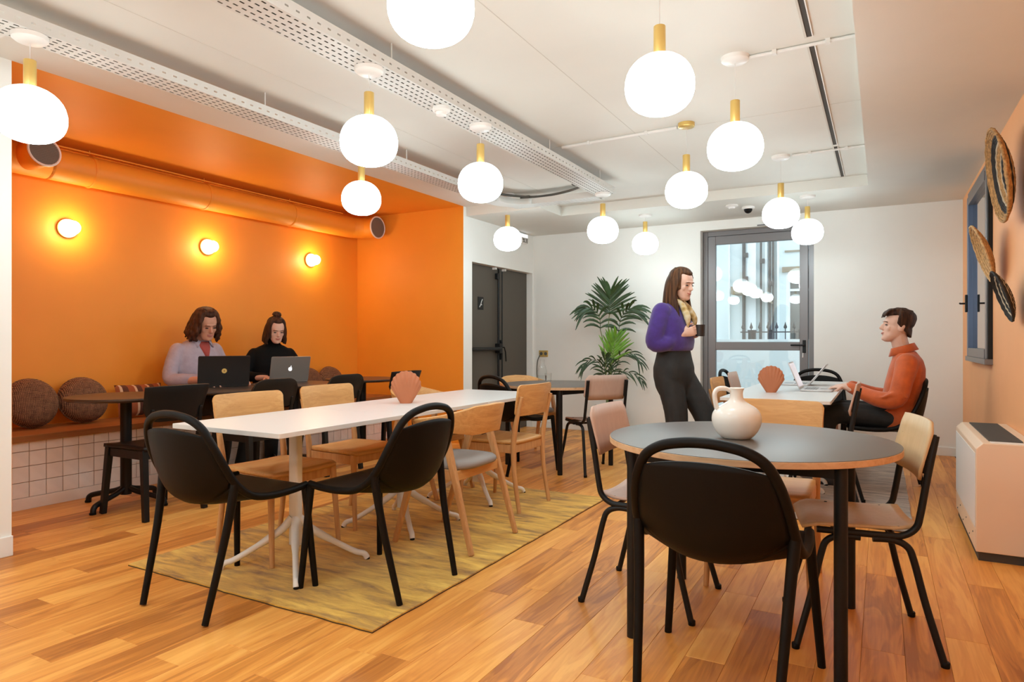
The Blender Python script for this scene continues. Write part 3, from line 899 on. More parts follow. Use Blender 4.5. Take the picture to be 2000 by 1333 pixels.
# ================================================================ TABLES
def round_table(label, x_, y_, rad, rot, legr):
    t = thing('round_table', label, 'table', (x_, y_, 0), rot, 'round tables with grey laminate tops')
    n = 72
    def ring(r_, z): return [(r_ * math.cos(2 * pi * k / n), r_ * math.sin(2 * pi * k / n), z) for k in range(n)]
    tp = MB().rings([ring(rad - .0015, .716), ring(rad, .7175), ring(rad, .7375), ring(rad - .001, .7385)]).build('plywood_top', 'ply_edge', t, angle=30)
    MB().rings([ring(rad - .002, .7385), ring(rad - .002, .7402), ring(rad - .004, .7408)]).build('laminate', 'laminate_grey', tp, angle=30)
    q = legr / math.sqrt(2)
    for sx in (-1, 1):
        for sy in (-1, 1):
            lg = MB().tube([(sx * q, sy * q, .0), (sx * q, sy * q, .716)], .0215, 16).build('leg', 'black_metal', t)
    for a, b_ in (((-q, -q), (q, -q)), ((q, -q), (q, q)), ((q, q), (-q, q)), ((-q, q), (-q, -q))):
        MB().bar((a[0], a[1], .695), (b_[0], b_[1], .695), (.022, .042)).build('apron', 'black_metal', t, smooth=False)
    return t
round_table('large round grey-topped table in the right foreground', -0.475, 2.805, .547, 0, .505)
round_table('round grey-topped table at the back beside the palm', -2.575, 5.52, .515, R(-64 + 45), .47)

def white_unit(label, x0, x1, y0, y1, group, base_rot=0, zb=RUG):
    cx_, cy_ = (x0 + x1) / 2, (y0 + y1) / 2
    t = thing('white_table', label, 'table', (cx_, cy_, zb), 0, group)
    hx, hy = (x1 - x0) / 2 - .001, (y1 - y0) / 2 - .001
    zt = .74 - zb
    MB().prism(rrect(2 * hx, 2 * hy, .010), zt - .022, zt).build('top', 'laminate_white', t, bevel=.0015, angle=30)
    MB().bb(-.20, .20, -.20, .20, zt - .030, zt - .022).build('mounting_plate', 'white_metal', t, smooth=False)
    MB().prism(rrect(.062, .040, .010), .10, zt - .03).build('column', 'white_metal', t, angle=30)
    for sx in (-1, 1):
        for sy in (-1, 1):
            pts = spline([(sx * .012, sy * .012, .235), (sx * .06, sy * .06, .165), (sx * .20, sy * .185, .052), (sx * .245, sy * .225, .030), (sx * .258, sy * .237, .006)], 4)
            lg = MB().tube(pts, [.020] * 6 + [.015] * (len(pts) - 6), 10).build('leg', 'white_metal', t)
            MB().lathe([(.013, -RUG * 0), (.014, .003), (.012, .008)], 10, (sx * .258, sy * .237, 0)).build('glide', 'black_plastic', lg)
    return t
white_unit('white laminate table unit at the camera end of the long table', -2.93, -2.205, 1.965, 2.815, 'white tables pushed together on the yellow rug')
white_unit('white laminate table unit in the middle of the long table, under the shell', -2.93, -2.205, 2.815, 3.665, 'white tables pushed together on the yellow rug')
white_unit('white laminate table unit at the far end of the long table', -2.93, -2.205, 3.665, 4.535, 'white tables pushed together on the yellow rug')
white_unit('near unit of the far white table, by the jug', -0.985, -0.285, 4.74, 5.53, 'white tables pushed together on the grey rug')
white_unit('middle unit of the far white table, under the silver laptop', -0.985, -0.285, 5.53, 6.32, 'white tables pushed together on the grey rug')
white_unit('far unit of the far white table, by the glazed door', -0.985, -0.285, 6.32, 7.10, 'white tables pushed together on the grey rug')

def alcove_table(label, x_, y_, rad):
    t = thing('pedestal_table', label, 'table', (x_, y_, 0), 0, 'round pedestal tables along the bench')
    n = 56
    def ring(r_, z): return [(r_ * math.cos(2 * pi * k / n), r_ * math.sin(2 * pi * k / n), z) for k in range(n)]
    MB().rings([ring(rad - .02, .728), ring(rad, .742), ring(rad, .750), ring(rad - .003, .753)]).build('top', 'laminate_dark', t, angle=30)
    MB().bb(-.13, .13, -.13, .13, .718, .728).build('mounting_plate', 'black_metal', t, smooth=False)
    MB().tube([(0, 0, .07), (0, 0, .718)], .036, 18).build('column', 'black_metal', t)
    for k in range(4):
        a = R(20 + 90 * k); ca, sa = math.cos(a), math.sin(a)
        pts = spline([(.02 * ca, .02 * sa, .115), (.09 * ca, .09 * sa, .090), (.24 * ca, .24 * sa, .060), (.285 * ca, .285 * sa, .042), (.295 * ca, .295 * sa, .008)], 4)
        lg = MB().tube(pts, .018, 10).build('foot', 'black_metal', t)
        MB().lathe([(.020, 0), (.021, .012), (.017, .016)], 10, (.296 * ca, .296 * sa, 0)).build('glide', 'black_plastic', lg)
    return t
alcove_table('round dark pedestal table nearest the camera along the bench', -4.58, 2.735, .365)
alcove_table('round dark pedestal table carrying the black laptop', -4.58, 3.490, .375)
alcove_table('round dark pedestal table carrying the grey laptop', -4.58, 4.260, .375)
alcove_table('round dark pedestal table by the orange end wall', -4.58, 5.140, .365)

# ================================================================ PENDANTS
def pendant():
    t = thing('pendant_lamp', '', 'pendant lamp')
    D = .1405; n = 40
    prof = []
    for k in range(19):
        a = -pi / 2 + pi * k / 18
        r_ = D * math.copysign(abs(math.cos(a)) ** .88, math.cos(a)); z = .122 * math.copysign(abs(math.sin(a)) ** .92, math.sin(a)) - .004 * math.cos(2 * a)
        prof.append((r_, z))
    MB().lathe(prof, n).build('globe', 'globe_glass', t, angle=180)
    MB().lathe([(.0235, .110), (.0245, .112), (.0245, .240), (.0235, .242), (.004, .2425)], 28).build('brass_sleeve', 'brass', t, angle=40)
    return t
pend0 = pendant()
def put_pendant(x_, y_, z_, label, can='white', ceil=HZ, first=False):
    if first:
        t = pend0
        t.location = (x_, y_, z_); t['label'] = label; t['group'] = 'globe pendant lamps'
    else: t = dup(pend0, (x_, y_, z_), 0, label, 'globe pendant lamps')
    MB().tube([(0, 0, .242), (0, 0, ceil - z_ - .02)], .0018, 6).build('cord', 'cord_white', t)
    if can == 'brass':
        MB().lathe([(.050, ceil - z_ - .028), (.055, ceil - z_ - .024), (.055, ceil - z_)], 28).build('canopy', 'brass', t)
    else:
        MB().lathe([(.012, ceil - z_ - .032), (.056, ceil - z_ - .028), (.069, ceil - z_ - .018), (.072, ceil - z_)], 32).build('canopy', 'white_metal', t)
    return t
put_pendant(-1.275, 1.756, 2.215, 'largest globe pendant, cut off by the top of the picture')
TB = 2.474   # underside of the cable trays
put_pendant(-2.208, 2.525, 2.112, 'globe pendant under the cable tray, above the smaller orange-backed one', ceil=TB)
put_pendant(-3.290, 3.680, 2.160, 'globe pendant in front of the orange alcove, above the duct end', ceil=TB)
put_pendant(-2.185, 3.530, 2.114, 'globe pendant in front of the alcove edge, above the long white table', ceil=TB)
put_pendant(-3.300, 5.850, 2.158, 'globe pendant left of the exit sign, over the dark door')
put_pendant(-0.795, 2.676, 2.177, 'big globe pendant right of centre, hung from the top of the picture')
put_pendant(-2.216, 5.690, 2.136, 'globe pendant over the palm', ceil=TB)
put_pendant(-2.257, 7.060, 2.191, 'smallest globe pendant, just left of the standing woman', ceil=LZ)
put_pendant(-0.668, 3.598, 2.141, 'globe pendant on a thin cord from a white canopy, below the dark ceiling slot')
put_pendant(-1.160, 4.528, 2.152, 'globe pendant under the brass canopy', can='brass')
put_pendant(-0.705, 5.697, 2.149, 'globe pendant at the top of the glazed door')
put_pendant(-0.617, 6.892, 2.165, 'globe pendant by the upper right corner of the glazed door', ceil=LZ)
for x_, y_ in ((-2.42, .45), (-.40, .80), (-3.35, -.1), (-1.2, -.35), (-2.42, -1.2), (0.0, -.60), (-.72, -1.75), (-3.35, -2.0), (-1.9, -2.3)):  # unseen; nearest the right wall, one added and one moved to brighten it
    put_pendant(x_, y_, 2.19, 'unseen globe pendant in the room behind the camera')
put_pendant(-3.275, 1.530, 2.123, 'globe pendant at the far left edge, in front of the white pillar', ceil=TB, first=True)

# ================================================================ WALL LAMPS
def wall_lamp(y_, z_, label):
    t = thing('wall_lamp', label, 'wall lamp', (AX, y_, z_), 0, 'round wall lamps in the alcove')
    M = Matrix.Rotation(R(90), 4, 'Y')
    MB().lathe([(.072, .0), (.074, .006), (.072, .012)], 32, M=M).build('backplate', 'brass', t, angle=40)
    MB().lathe([(.066, .012), (.071, .020), (.069, .036), (.060, .050), (.054, .056)], 32, M=M).build('lower_glass', 'lamp_rim', t, angle=60)
    MB().ball((.088, 0, 0), (.052, .053, .053), 24, 14).build('globe', 'lamp_glass', t, angle=180)
emit('lamp_rim', LAMP_COL, 2.6)
wall_lamp(2.842, 2.005, 'glowing round wall lamp nearest the white pillar')
wall_lamp(4.068, 2.012, 'glowing round wall lamp above the seated man')
wall_lamp(5.360, 2.025, 'glowing round wall lamp nearest the alcove corner')

# ================================================================ DUCT
t = thing('air_duct', 'orange painted spiral air duct along the top of the alcove wall', 'air duct', (0, 0, 0))
dxc, dz, dr = -5.385, 2.445, .118
path = [Vector((-5.14, 2.47, 2.46)), Vector((-5.26, 2.47, dz)), Vector((dxc + .03, 2.50, dz)), Vector((dxc, 2.62, dz)), Vector((dxc, 2.85, dz)), Vector((dxc, 3.85, dz)), Vector((dxc, 4.95, dz)), Vector((dxc, 5.70, dz)), Vector((dxc + .035, 5.87, dz)), Vector((dxc + .13, 5.97, dz)), Vector((dxc + .27, 5.985, dz))]
P = spline(path[3:], 10)
MB().tube(P, dr, 32, caps=False).build('duct_pipe', 'orange_paint', t, solid=.004)
MB().tube([(dxc, AY0 + .01, dz), (dxc, 2.64, dz)], dr, 32, caps=False).build('duct_stub', 'orange_paint', t, solid=.004)
MB().tube([(dxc, 2.47, dz), (-5.20, 2.47, dz + .005), (-5.12, 2.475, dz + .01)], .098, 28, caps=False).build('branch', 'orange_paint', t, solid=.004)
for yy in (2.93, 3.0 + .93, 4.93):
    MB().lathe([(dr + .004, -.012), (dr + .008, 0), (dr + .004, .012)], 32, M=Matrix.Translation((dxc, yy, dz)) @ Matrix.Rotation(R(90), 4, 'X')).build('clamp_ring', 'orange_paint', t)
    MB().tube([(dxc, yy, dz + dr), (dxc, yy, HZ)], .004, 6).build('hanger_rod', 'orange_paint', t)
MB().tube(spline([(dxc + .11, 2.2, dz + .115), (dxc + .11, 3.2, dz + .118), (dxc + .112, 4.2, dz + .112), (dxc + .105, 5.6, dz + .115)], 6), .006, 6).build('cable', 'orange_paint', t)
def grille(par, loc, M, rad):
    g_ = MB().tube([M @ Vector(((rad + .004) * math.cos(2 * pi * k / 36), (rad + .004) * math.sin(2 * pi * k / 36), 0)) for k in range(36)], .008, 8, closed=True).build('grille_ring', 'white_metal', par)
    MB().lathe([(rad - .004, -.004), (rad - .004, .001)], 32, M=M).build('grille_disc', 'duct_grille', g_)
    m = MB()
    for k in range(-7, 8):
        z = k * rad / 8; h = math.sqrt(max(0, rad * rad - z * z)) * .97
        m.box((z, 0, .0025), (rad / 22, 2 * h, .003), M=M)
    m.build('grille_slats', 'duct_grille', g_, smooth=False)
grille(t, None, Matrix.Translation((-5.105, 2.475, dz + .01)) @ Matrix.Rotation(R(82), 4, 'Y'), .098)
grille(t, None, Matrix.Translation((-5.105, 5.985, dz)) @ Matrix.Rotation(R(90), 4, 'Y'), dr)

# ================================================================ CABLE TRAYS
def perforated(m, o, du, dv, lu, lv, nu, pitch, slot_l, slot_w, stag=True):
    """plate o + u*du + v*dv, lu across, lv along, nu slots across per pitch"""
    o = Vector(o); du = Vector(du); dv = Vector(dv)
    us = [0.0]
    cw = lu / nu
    for k in range(nu):
        c_ = (k + .5) * cw; us += [c_ - slot_w / 2, c_ + slot_w / 2]
    us.append(lu)
    nv = int(lv / pitch)
    vv = [0.0]
    for k in range(nv):
        c_ = (k + .5) * pitch; vv += [c_ - slot_l / 2, c_ + slot_l / 2]
    vv.append(nv * pitch)
    W_ = len(us)
    vs = [o + du * a + dv * b_ for b_ in vv for a in us]; fs = []
    for j in range(len(vv) - 1):
        for i in range(W_ - 1):
            if i % 2 == 1 and j % 2 == 1: continue
            fs.append((j * W_ + i, j * W_ + i + 1, (j + 1) * W_ + i + 1, (j + 1) * W_ + i))
    m.add(vs, fs)
def cable_tray(label, x0, x1, y0, y1, rods):
    t = thing('cable_tray', label, 'cable tray', (0, 0, 0), 0, 'perforated cable trays')
    z = 2.475; h = .055; wd = x1 - x0
    m = MB(); perforated(m, (x0, y0, z), (1, 0, 0), (0, 1, 0), wd, y1 - y0, 5, .042, .022, .009)
    m.build('perforated_bottom', 'tray_metal', t, smooth=False)
    for xx, sg_ in ((x0, 1), (x1, -1)):
        m = MB(); perforated(m, (xx, y0, z), (0, 0, 1), (0, 1, 0), h, y1 - y0, 1, .060, .020, .008)
        m.build('perforated_side', 'tray_metal', t, smooth=False)
        MB().bb(min(xx, xx + sg_ * .012), max(xx, xx + sg_ * .012), y0, y1, z + h, z + h + .004).build('lip', 'tray_metal', t, smooth=False)
    for yy in rods:
        MB().tube([((x0 + x1) / 2 + wd / 2 - .004, yy, z), ((x0 + x1) / 2 + wd / 2 - .004, yy, HZ)], .004, 6).build('hanger_rod', 'tray_metal', t)
    # added dark rods across the empty tray, standing in for shade behind the slots
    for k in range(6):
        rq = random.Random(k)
        MB().tube([(lerp(x0, x1, .12 + .15 * k) + rq.uniform(-.01, .01), lerp(y0 + .02, y1 - .02, i / 12), z + .013) for i in range(13)], .012, 6).build('cable', 'cord_tray_shade', t)
cable_tray('perforated white cable tray running along the alcove side', -3.37, -3.205, FY + .3, 5.55, (-1.2, .4, 2.75, 4.1, 5.3))
cable_tray('perforated white cable tray running over the long table', -2.315, -2.125, FY + .3, 5.78, (-1.2, .4, 2.6, 4.4, 5.4))
t = thing('cross_tray', 'short white cable tray linking the two long trays at the back', 'cable tray', (0, 0, 0), 0, 'perforated cable trays')
m = MB(); perforated(m, (-3.25, 5.80, 2.475), (0, 1, 0), (1, 0, 0), .15, .95, 4, .042, .022, .009); m.build('perforated_bottom', 'tray_metal', t, smooth=False)
for yy in (5.80, 5.95): MB().bb(-3.25, -2.30, yy - .002, yy, 2.475, 2.53).build('side', 'tray_metal', t, smooth=False)
bend = spline([(-3.29, 5.50, 0), (-3.27, 5.68, 0), (-3.17, 5.82, 0), (-3.02, 5.875, 0)], 4)
vs = []; fs = []
for i, p in enumerate(bend):
    tt = (bend[min(i + 1, len(bend) - 1)] - bend[max(i - 1, 0)]).normalized(); nn = Vector((-tt.y, tt.x, 0))
    for s_, z in ((.083, 2.53), (.083, 2.477), (-.083, 2.477), (-.083, 2.53)): q = p + nn * s_; vs.append((q.x, q.y, z))
for i in range(len(bend) - 1):
    for k in range(3): fs.append((i * 4 + k, i * 4 + k + 1, i * 4 + k + 5, i * 4 + k + 4))
MB().add(vs, fs).build('bend', 'tray_metal', t, solid=.002)
MB().bb(-3.13, -3.03, 5.80, 5.86, 2.535, 2.565).build('junction_box', 'grille_dark', t, smooth=False)
MB().bb(-2.44, -2.32, 5.50, 5.56, 2.535, 2.565).build('junction_box', 'grille_dark', t, smooth=False)
MB().tube(spline([(-3.3, 5.3, 2.545), (-3.2, 5.72, 2.565), (-2.95, 5.84, 2.55), (-2.6, 5.80, 2.56), (-2.3, 5.6, 2.57)], 6), .012, 8).build('cable', 'grille_dark', t)

# ================================================================ CEILING DEVICES
t = thing('smoke_detector', 'small white smoke detector under the cable tray', 'smoke detector', (-2.217, 3.153, 2.475))
MB().lathe([(.05, 0), (.052, -.018), (.042, -.028)], 24).build('base', 'white_metal', t)
MB().lathe([(.034, -.028), (.030, -.045), (.012, -.05)], 20).build('sensor', 'white_metal', t)
t = thing('smoke_detector', 'white ceiling speaker disc beside the dome camera', 'smoke detector', (-1.33, 6.99, LZ))
MB().lathe([(.06, 0), (.062, -.012), (.05, -.02)], 24).build('base', 'white_metal', t)
MB().lathe([(.035, -.02), (.03, -.035), (.01, -.038)], 20).build('sensor', 'white_metal', t)
t = thing('dome_camera', 'black dome camera on the low ceiling near the glazed door', 'camera', (-1.20, 7.16, LZ))
MB().lathe([(.062, 0), (.064, -.016), (.056, -.024)], 24).build('base', 'white_metal', t)
MB().ball((0, 0, -.024), (.042, .042, .044), 20, 12).build('dome', 'black_plastic', t, angle=180)
t = thing('exit_sign', 'small lit emergency exit sign high on the wall above the dark door', 'sign', (LX + .002, 7.44, 2.432))
MB().bb(0, .035, -.14, .14, -.062, .062).build('housing', 'white_metal', t, smooth=False, bevel=.006)
emit('sign_glow', (.8, .85, 1.0), .9)
MB().bb(.035, .038, -.13, .13, .02, .056).build('lit_panel', 'sign_glow', t, smooth=False)
m = MB()
for a, b_ in (((-.10, -.05), (-.10, .01)), ((-.10, .01), (-.05, -.05)), ((-.05, -.05), (-.05, .01)), ((.0, .005), (.03, -.02)), ((.03, -.02), (.01, -.05)), ((.03, -.02), (.06, -.05)), ((.0, -.01), (.06, .0)), ((.09, -.05), (.09, .01)), ((.12, -.05), (.12, .01)), ((.09, .01), (.12, .01))):
    m.bar((.037, a[0], a[1]), (.037, b_[0], b_[1]), (.004, .012), up=(0, 1, 0))
m.build('pictogram', 'dark_door', t, smooth=False)
t = thing('wall_socket', 'brass wall socket with a cord on the white back wall', 'socket', (-3.858, BY - .001, .965))
MB().bb(-.065, .065, -.010, 0, -.042, .042).build('plate', 'brass', t, smooth=False, bevel=.003)
for sx in (-1, 1): MB().lathe([(.022, 0), (.020, .003), (.012, .002)], 16, M=Matrix.Translation((sx * .032, -.010, 0)) @ Matrix.Rotation(R(90), 4, 'X')).build('outlet', 'grille_dark', t)
MB().tube(spline([(-.05, -.015, -.02), (-.075, -.03, -.10), (-.085, -.03, -.25), (-.06, -.03, -.45), (-.03, -.03, -.9)], 6), .006, 6).build('cord', 'cord_tray_shade', t)

# ================================================================ SMALL THINGS
def shell_vase(label, x_, y_, z_, rz):
    t = thing('shell_vase', label, 'vase', (x_, y_, z_), rz, 'terracotta shell vases')
    NU, NV = 54, 14; ribs = 11; A = R(47)
    def pt(u, v, s_):
        q = 2 * u - 1
        rib = math.cos(q * pi * ribs)
        ph = q * R(104)
        rr_ = .093 + .0025 * rib
        x1, z1 = rr_ * math.sin(ph), .108 + rr_ * math.cos(ph)
        x_ = lerp(q * .036, x1, v); z = lerp(0, z1, v)
        edge = math.sqrt(max(0, 1 - abs(q) ** 3.0))
        th = lerp(.026, .036, math.sin(v * pi * .60)) * (1 - .35 * max(0, v - .8) / .2) * edge + .003
        th += .004 * rib * max(0, v - .45) * edge
        return (x_, s_ * th, z)
    m = MB()
    for s_ in (1, -1):
        m.sheet(lambda u, v: pt(u, v, s_), NU, NV)
    # close the rim, edges and base with strips
    def strip(fa, fb, n):
        m.add([fa(k / n) for k in range(n + 1)] + [fb(k / n) for k in range(n + 1)], [(k, k + 1, n + 2 + k, n + 1 + k) for k in range(n)])
    strip(lambda u: pt(u, 1, 1), lambda u: pt(u, 1, -1), NU)
    strip(lambda u: pt(u, 0, 1), lambda u: pt(u, 0, -1), NU)
    strip(lambda v: pt(0, v, 1), lambda v: pt(0, v, -1), NV)
    strip(lambda v: pt(1, v, 1), lambda v: pt(1, v, -1), NV)
    m.build('shell_body', 'terracotta', t, angle=60)
    MB().prism([(.034 * math.cos(a * pi / 8), .026 * math.sin(a * pi / 8)) for a in range(16)], 0, .006).build('foot', 'terracotta', t)
    return t
shell_vase('terracotta shell vase on the long white table', -2.610, 3.330, .740, YAW + R(8))
shell_vase('orange terracotta shell vase on the far white table', -0.735, 5.380, .740, R(6))

t = thing('jug', 'white ceramic jug with a loop handle on the near round table', 'jug', (-0.508, 2.765, .741))
prof = [(.045, .0), (.058, .004), (.078, .025), (.092, .055), (.0955, .080), (.090, .103), (.074, .123), (.050, .138), (.032, .150), (.0255, .165), (.0250, .185), (.0285, .196), (.0300, .200), (.0275, .2015), (.0230, .196), (.0215, .170), (.01, .150)]
P = spline([(a, b_, 0) for a, b_ in prof], 3)
MB().lathe([(p.x, p.y) for p in P], 48).build('body', 'ceramic_white', t, angle=70)
hx = -math.cos(YAW) * .98; hy = -math.sin(YAW) * .98
hpts = spline([(-.022, 0, .188), (-.045, 0, .1985), (-.075, 0, .197), (-.0885, 0, .180), (-.087, 0, .150), (-.080, 0, .118)], 6)
MB().tube([(-p.x * hx, -p.x * hy, p.z) for p in hpts], [.0085] * 6 + [.0095] * (len(hpts) - 6), 12).build('handle', 'ceramic_white', t)

def laptop(label, x_, y_, z_, rz, w_=.33, d_=.23, ang=108, lid_mat='laptop_silver', logo=None):
    """local: hinge on the x axis at y=0, keyboard toward -y (user side), lid back faces +y"""
    t = thing('laptop', label, 'laptop', (x_, y_, z_), rz, None)
    bs = MB().prism([(a, b_ - d_ / 2) for a, b_ in rrect(w_, d_, .012)], .002, .014).build('base', lid_mat, t, angle=30, bevel=.002)
    m = MB()
    for r_ in range(5):
        for k in range(13): m.box((-w_ * .42 + (k + .5) * w_ * .84 / 13, -.035 - r_ * .0185, .0148), (w_ * .052, .0145, .0016))
    m.build('keyboard', 'key_grey' if lid_mat != 'laptop_black' else 'black_metal', bs, smooth=False)
    MB().bb(-.045, .045, -d_ + .015, -.135, .0140, .0146).build('touchpad', 'key_grey', bs, smooth=False)
    M = Matrix.Translation((0, .002, .012)) @ Matrix.Rotation(R(ang - 90), 4, 'X').inverted() @ Matrix.Rotation(R(90), 4, 'X')
    # lid plane: local x across, y up the lid, z toward the user
    ld = MB().prism([(a, b_ + d_ / 2) for a, b_ in rrect(w_, d_, .012)], -.003, .004, M=M).build('lid', lid_mat, t, angle=30, bevel=.0015)
    MB().prism([(a, b_ + d_ / 2 + .004) for a, b_ in rrect(w_ - .02, d_ - .03, .004)], .0041, .0047, M=M).build('screen', 'screen_glow', ld, smooth=False)
    if logo == 'disc':
        MB().prism([(.020 * math.cos(k * pi / 16), d_ * .5 + .020 * math.sin(k * pi / 16)) for k in range(32)], -.0042, -.003, M=M).build('sticker', 'sticker_yellow', ld, smooth=False)
        MB().prism([(.006 * math.cos(k * pi / 8), d_ * .5 + .006 * math.sin(k * pi / 8)) for k in range(16)], -.0047, -.0042, M=M).build('sticker_mark', 'bench_wood', ld, smooth=False)
    elif logo == 'fruit':
        # bitten-fruit mark: body outline with a bite, and a leaf (mirrored because it is seen from behind)
        body = []
        for k in range(48):
            a = 2 * pi * k / 48
            px_, py_ = math.sin(a), -math.cos(a)
            r_ = .0185 * (1 + .06 * math.cos(2 * a)) * (1 - .10 * max(0, math.cos(a * 1) * -1) ** 6 - .14 * max(0, py_) ** 24 - .05 * max(0, -py_) ** 20)
            X_, Y_ = r_ * px_ * (1 - .10 * max(0, -py_)), r_ * py_ * 1.02
            dx_, dy_ = X_ + .0235, Y_ - .003        # bite on the viewer's right
            dd = math.hypot(dx_, dy_)
            if dd < .0105: X_ = -.0235 + dx_ / dd * .0105; Y_ = .003 + dy_ / dd * .0105
            body.append((X_, d_ * .5 + Y_))
        lg_ = MB().prism(body, -.0042, -.003, M=M).build('logo_body', 'logo_white', ld, smooth=False)
        leaf = []
        for k in range(12):
            a = 2 * pi * k / 12; X_, Y_ = .0022 * math.cos(a) * 1.2, .0062 * math.sin(a); c_, s_ = math.cos(R(35)), math.sin(R(35))
            leaf.append((-.0045 + X_ * c_ + Y_ * s_ * -1 * .9, d_ * .5 + .0255 + Y_ * c_ + X_ * s_))
        MB().prism(leaf, -.0042, -.003, M=M).build('logo_leaf', 'logo_white', lg_, smooth=False)
    return t
# black laptop of the man, grey laptop of the woman (screens toward the bench)
laptop('black laptop with a round yellow sticker, in front of the seated man', -4.72, 3.625, .753, R(-90 - 28), .395, .250, 103, 'laptop_black', 'disc')
laptop('grey laptop with a glowing white logo, in front of the seated woman', -4.74, 4.330, .753, R(-90 - 24), .355, .235, 108, 'laptop_grey', 'fruit')
laptop('open silver laptop seen from the side under the man\'s hands', -0.555, 5.760, .740, R(90), .32, .225, 112, 'laptop_silver')
laptop('thin silver laptop behind the first one, opened toward the left', -0.555, 6.420, .740, R(-90), .31, .22, 128, 'laptop_silver')
# things beside the black laptop
t = thing('computer_mouse', 'small pale mouse on the alcove table between the laptops', 'mouse', (-4.66, 3.99, .753))
MB().ball((0, 0, .010), (.030, .052, .018), 16, 10).build('body', 'laptop_silver', t, angle=180)
MB().bb(-.001, .001, .01, .04, .024, .028).build('wheel', 'key_grey', t, smooth=False)

# carafe and glasses on the far round table
def glassware(name, label, cat, x_, y_, prof):
    t = thing(name, label, cat, (x_, y_, .741))
    MB().lathe(prof, 24).build('glass', 'clear_glass', t, angle=60)
    return t
cr = glassware('carafe', 'clear glass carafe on the far round table', 'carafe', -2.895, 5.820, [(.035, 0), (.042, .004), (.044, .10), (.034, .14), (.022, .17), (.024, .21), (.0225, .21), (.0205, .17), (.032, .14), (.042, .10), (.040, .006)])
MB().lathe([(.040, .006), (.0415, .05), (.0415, .052)], 20).build('water', 'clear_glass', cr)
glassware('drinking_glass', 'small clear glass beside the carafe', 'glass', -2.800, 5.760, [(.026, 0), (.029, .003), (.033, .08), (.0315, .08), (.027, .006)])

# ---------------------------------------------------------------- cushions
def round_cushion(label, y_, z_, rad, th, tilt, x_, yaw=0, mat='cushion_weave'):
    t = thing('round_cushion', label, 'cushion', (x_, y_, z_), 0, 'round woven cushions on the bench')
    M = Matrix.Rotation(R(yaw), 4, 'Z') @ Matrix.Rotation(R(tilt), 4, 'Y') @ Matrix.Rotation(R(90), 4, 'Y')
    prof = []
    for k in range(17):
        a = -pi / 2 + pi * k / 16
        prof.append((rad * abs(math.cos(a)) ** .55, th * math.copysign(abs(math.sin(a)) ** 1.0, math.sin(a))))
    MB().lathe(prof, 40, M=M).build('cover', mat, t, angle=180)
    MB().tube([M @ Vector((rad * 1.0 * math.cos(2 * pi * k / 40), rad * 1.0 * math.sin(2 * pi * k / 40), 0)) for k in range(40)], .006, 6, closed=True).build('piping', mat, t)
round_cushion('round brown woven cushion nearest the white pillar on the bench', 2.520, .680, .178, .085, -14, -5.38)
round_cushion('round brown woven cushion second from the white pillar', 2.880, .676, .176, .080, -16, -5.38, yaw=-4)
round_cushion('round brown woven cushion lying on the bench behind the near alcove chair', 4.06, .575, .165, .075, -75, -5.22)
round_cushion('round brown woven cushion left of the last two, behind the grey laptop', 5.215, .672, .172, .080, -14, -5.39)
round_cushion('round brown woven cushion nearest the alcove corner', 5.530, .672, .174, .080, -14, -5.39)
def striped(name):
    m, nt, b = nodemat(name)
    tc = nd(nt, 'ShaderNodeTexCoord'); sp = nd(nt, 'ShaderNodeSeparateXYZ'); lnk(nt, tc.outputs['Object'], sp.inputs[0])
    mu = nd(nt, 'ShaderNodeMath', operation='MULTIPLY'); mu.inputs[1].default_value = 9.0; lnk(nt, sp.outputs['Y'], mu.inputs[0])
    fr = nd(nt, 'ShaderNodeMath', operation='FRACT'); lnk(nt, mu.outputs[0], fr.inputs[0])
    r = nd(nt, 'ShaderNodeValToRGB'); r.color_ramp.interpolation = 'CONSTANT'; e = r.color_ramp.elements
    e[0].position = 0; e[0].color = (.30, .075, .022, 1); e[1].position = .45; e[1].color = (.62, .42, .27, 1)
    x = e.new(.62); x.color = (.10, .030, .014, 1)
    lnk(nt, fr.outputs[0], r.inputs[0]); lnk(nt, r.outputs[0], b.inputs['Base Color']); b.inputs['Roughness'].default_value = .9
striped('stripe_fabric')
t = thing('striped_cushion', 'rectangular striped cushion leaning on the orange wall beside the man', 'cushion', (-5.40, 3.345, .640))
def pillow(w_, h_, th):
    m = MB()
    for s_ in (1, -1):
        def fn(u, v):
            a, b_ = 2 * u - 1, 2 * v - 1
            k = (1 - abs(a) ** 2.6) ** .5 * (1 - abs(b_) ** 2.6) ** .5 if abs(a) < 1 and abs(b_) < 1 else 0
            return (s_ * th * k, a * w_ / 2 * (1 - .05 * (1 - b_ * b_)), b_ * h_ / 2 * (1 - .05 * (1 - a * a)))
        m.sheet(fn, 16, 14)
    return m
o = pillow(.40, .27, .06).build('cover', 'stripe_fabric', t, angle=180)
o.rotation_euler = (0, R(-14), 0)

# ---------------------------------------------------------------- baskets on the right wall
def basket(label, loc, rad, depth, rotm, bands, coil=.016, back='b_tan'):
    """coiled basket: rings of rope, rim toward the room (-x)"""
    t = thing('wall_basket', label, 'basket', loc, 0, 'woven baskets on the right wall')
    n = int(rad / coil * 1.18)
    parts = {}
    for k in range(n + 1):
        f = k / n
        r_ = rad * f
        x_ = -depth * f ** 2.2
        mat = bands(f)
        m = parts.setdefault(mat, MB())
        if r_ < coil * .8: m.ball(rotm @ Vector((x_, 0, 0)), coil * .8, 10, 6); continue
        seg = 40
        pts = [rotm @ Vector((x_ + .0018 * math.sin(q * 9 + k), r_ * math.cos(2 * pi * q / seg), r_ * math.sin(2 * pi * q / seg))) for q in range(seg)]
        m.tube(pts, coil * .62, 7, closed=True)
    for mat, m in parts.items(): m.build('coil', mat, t, angle=180)
    return t
plain('b_tan', (.43, .235, .085), .8, var=.45, scale=60, bump=.6, bscale=120)
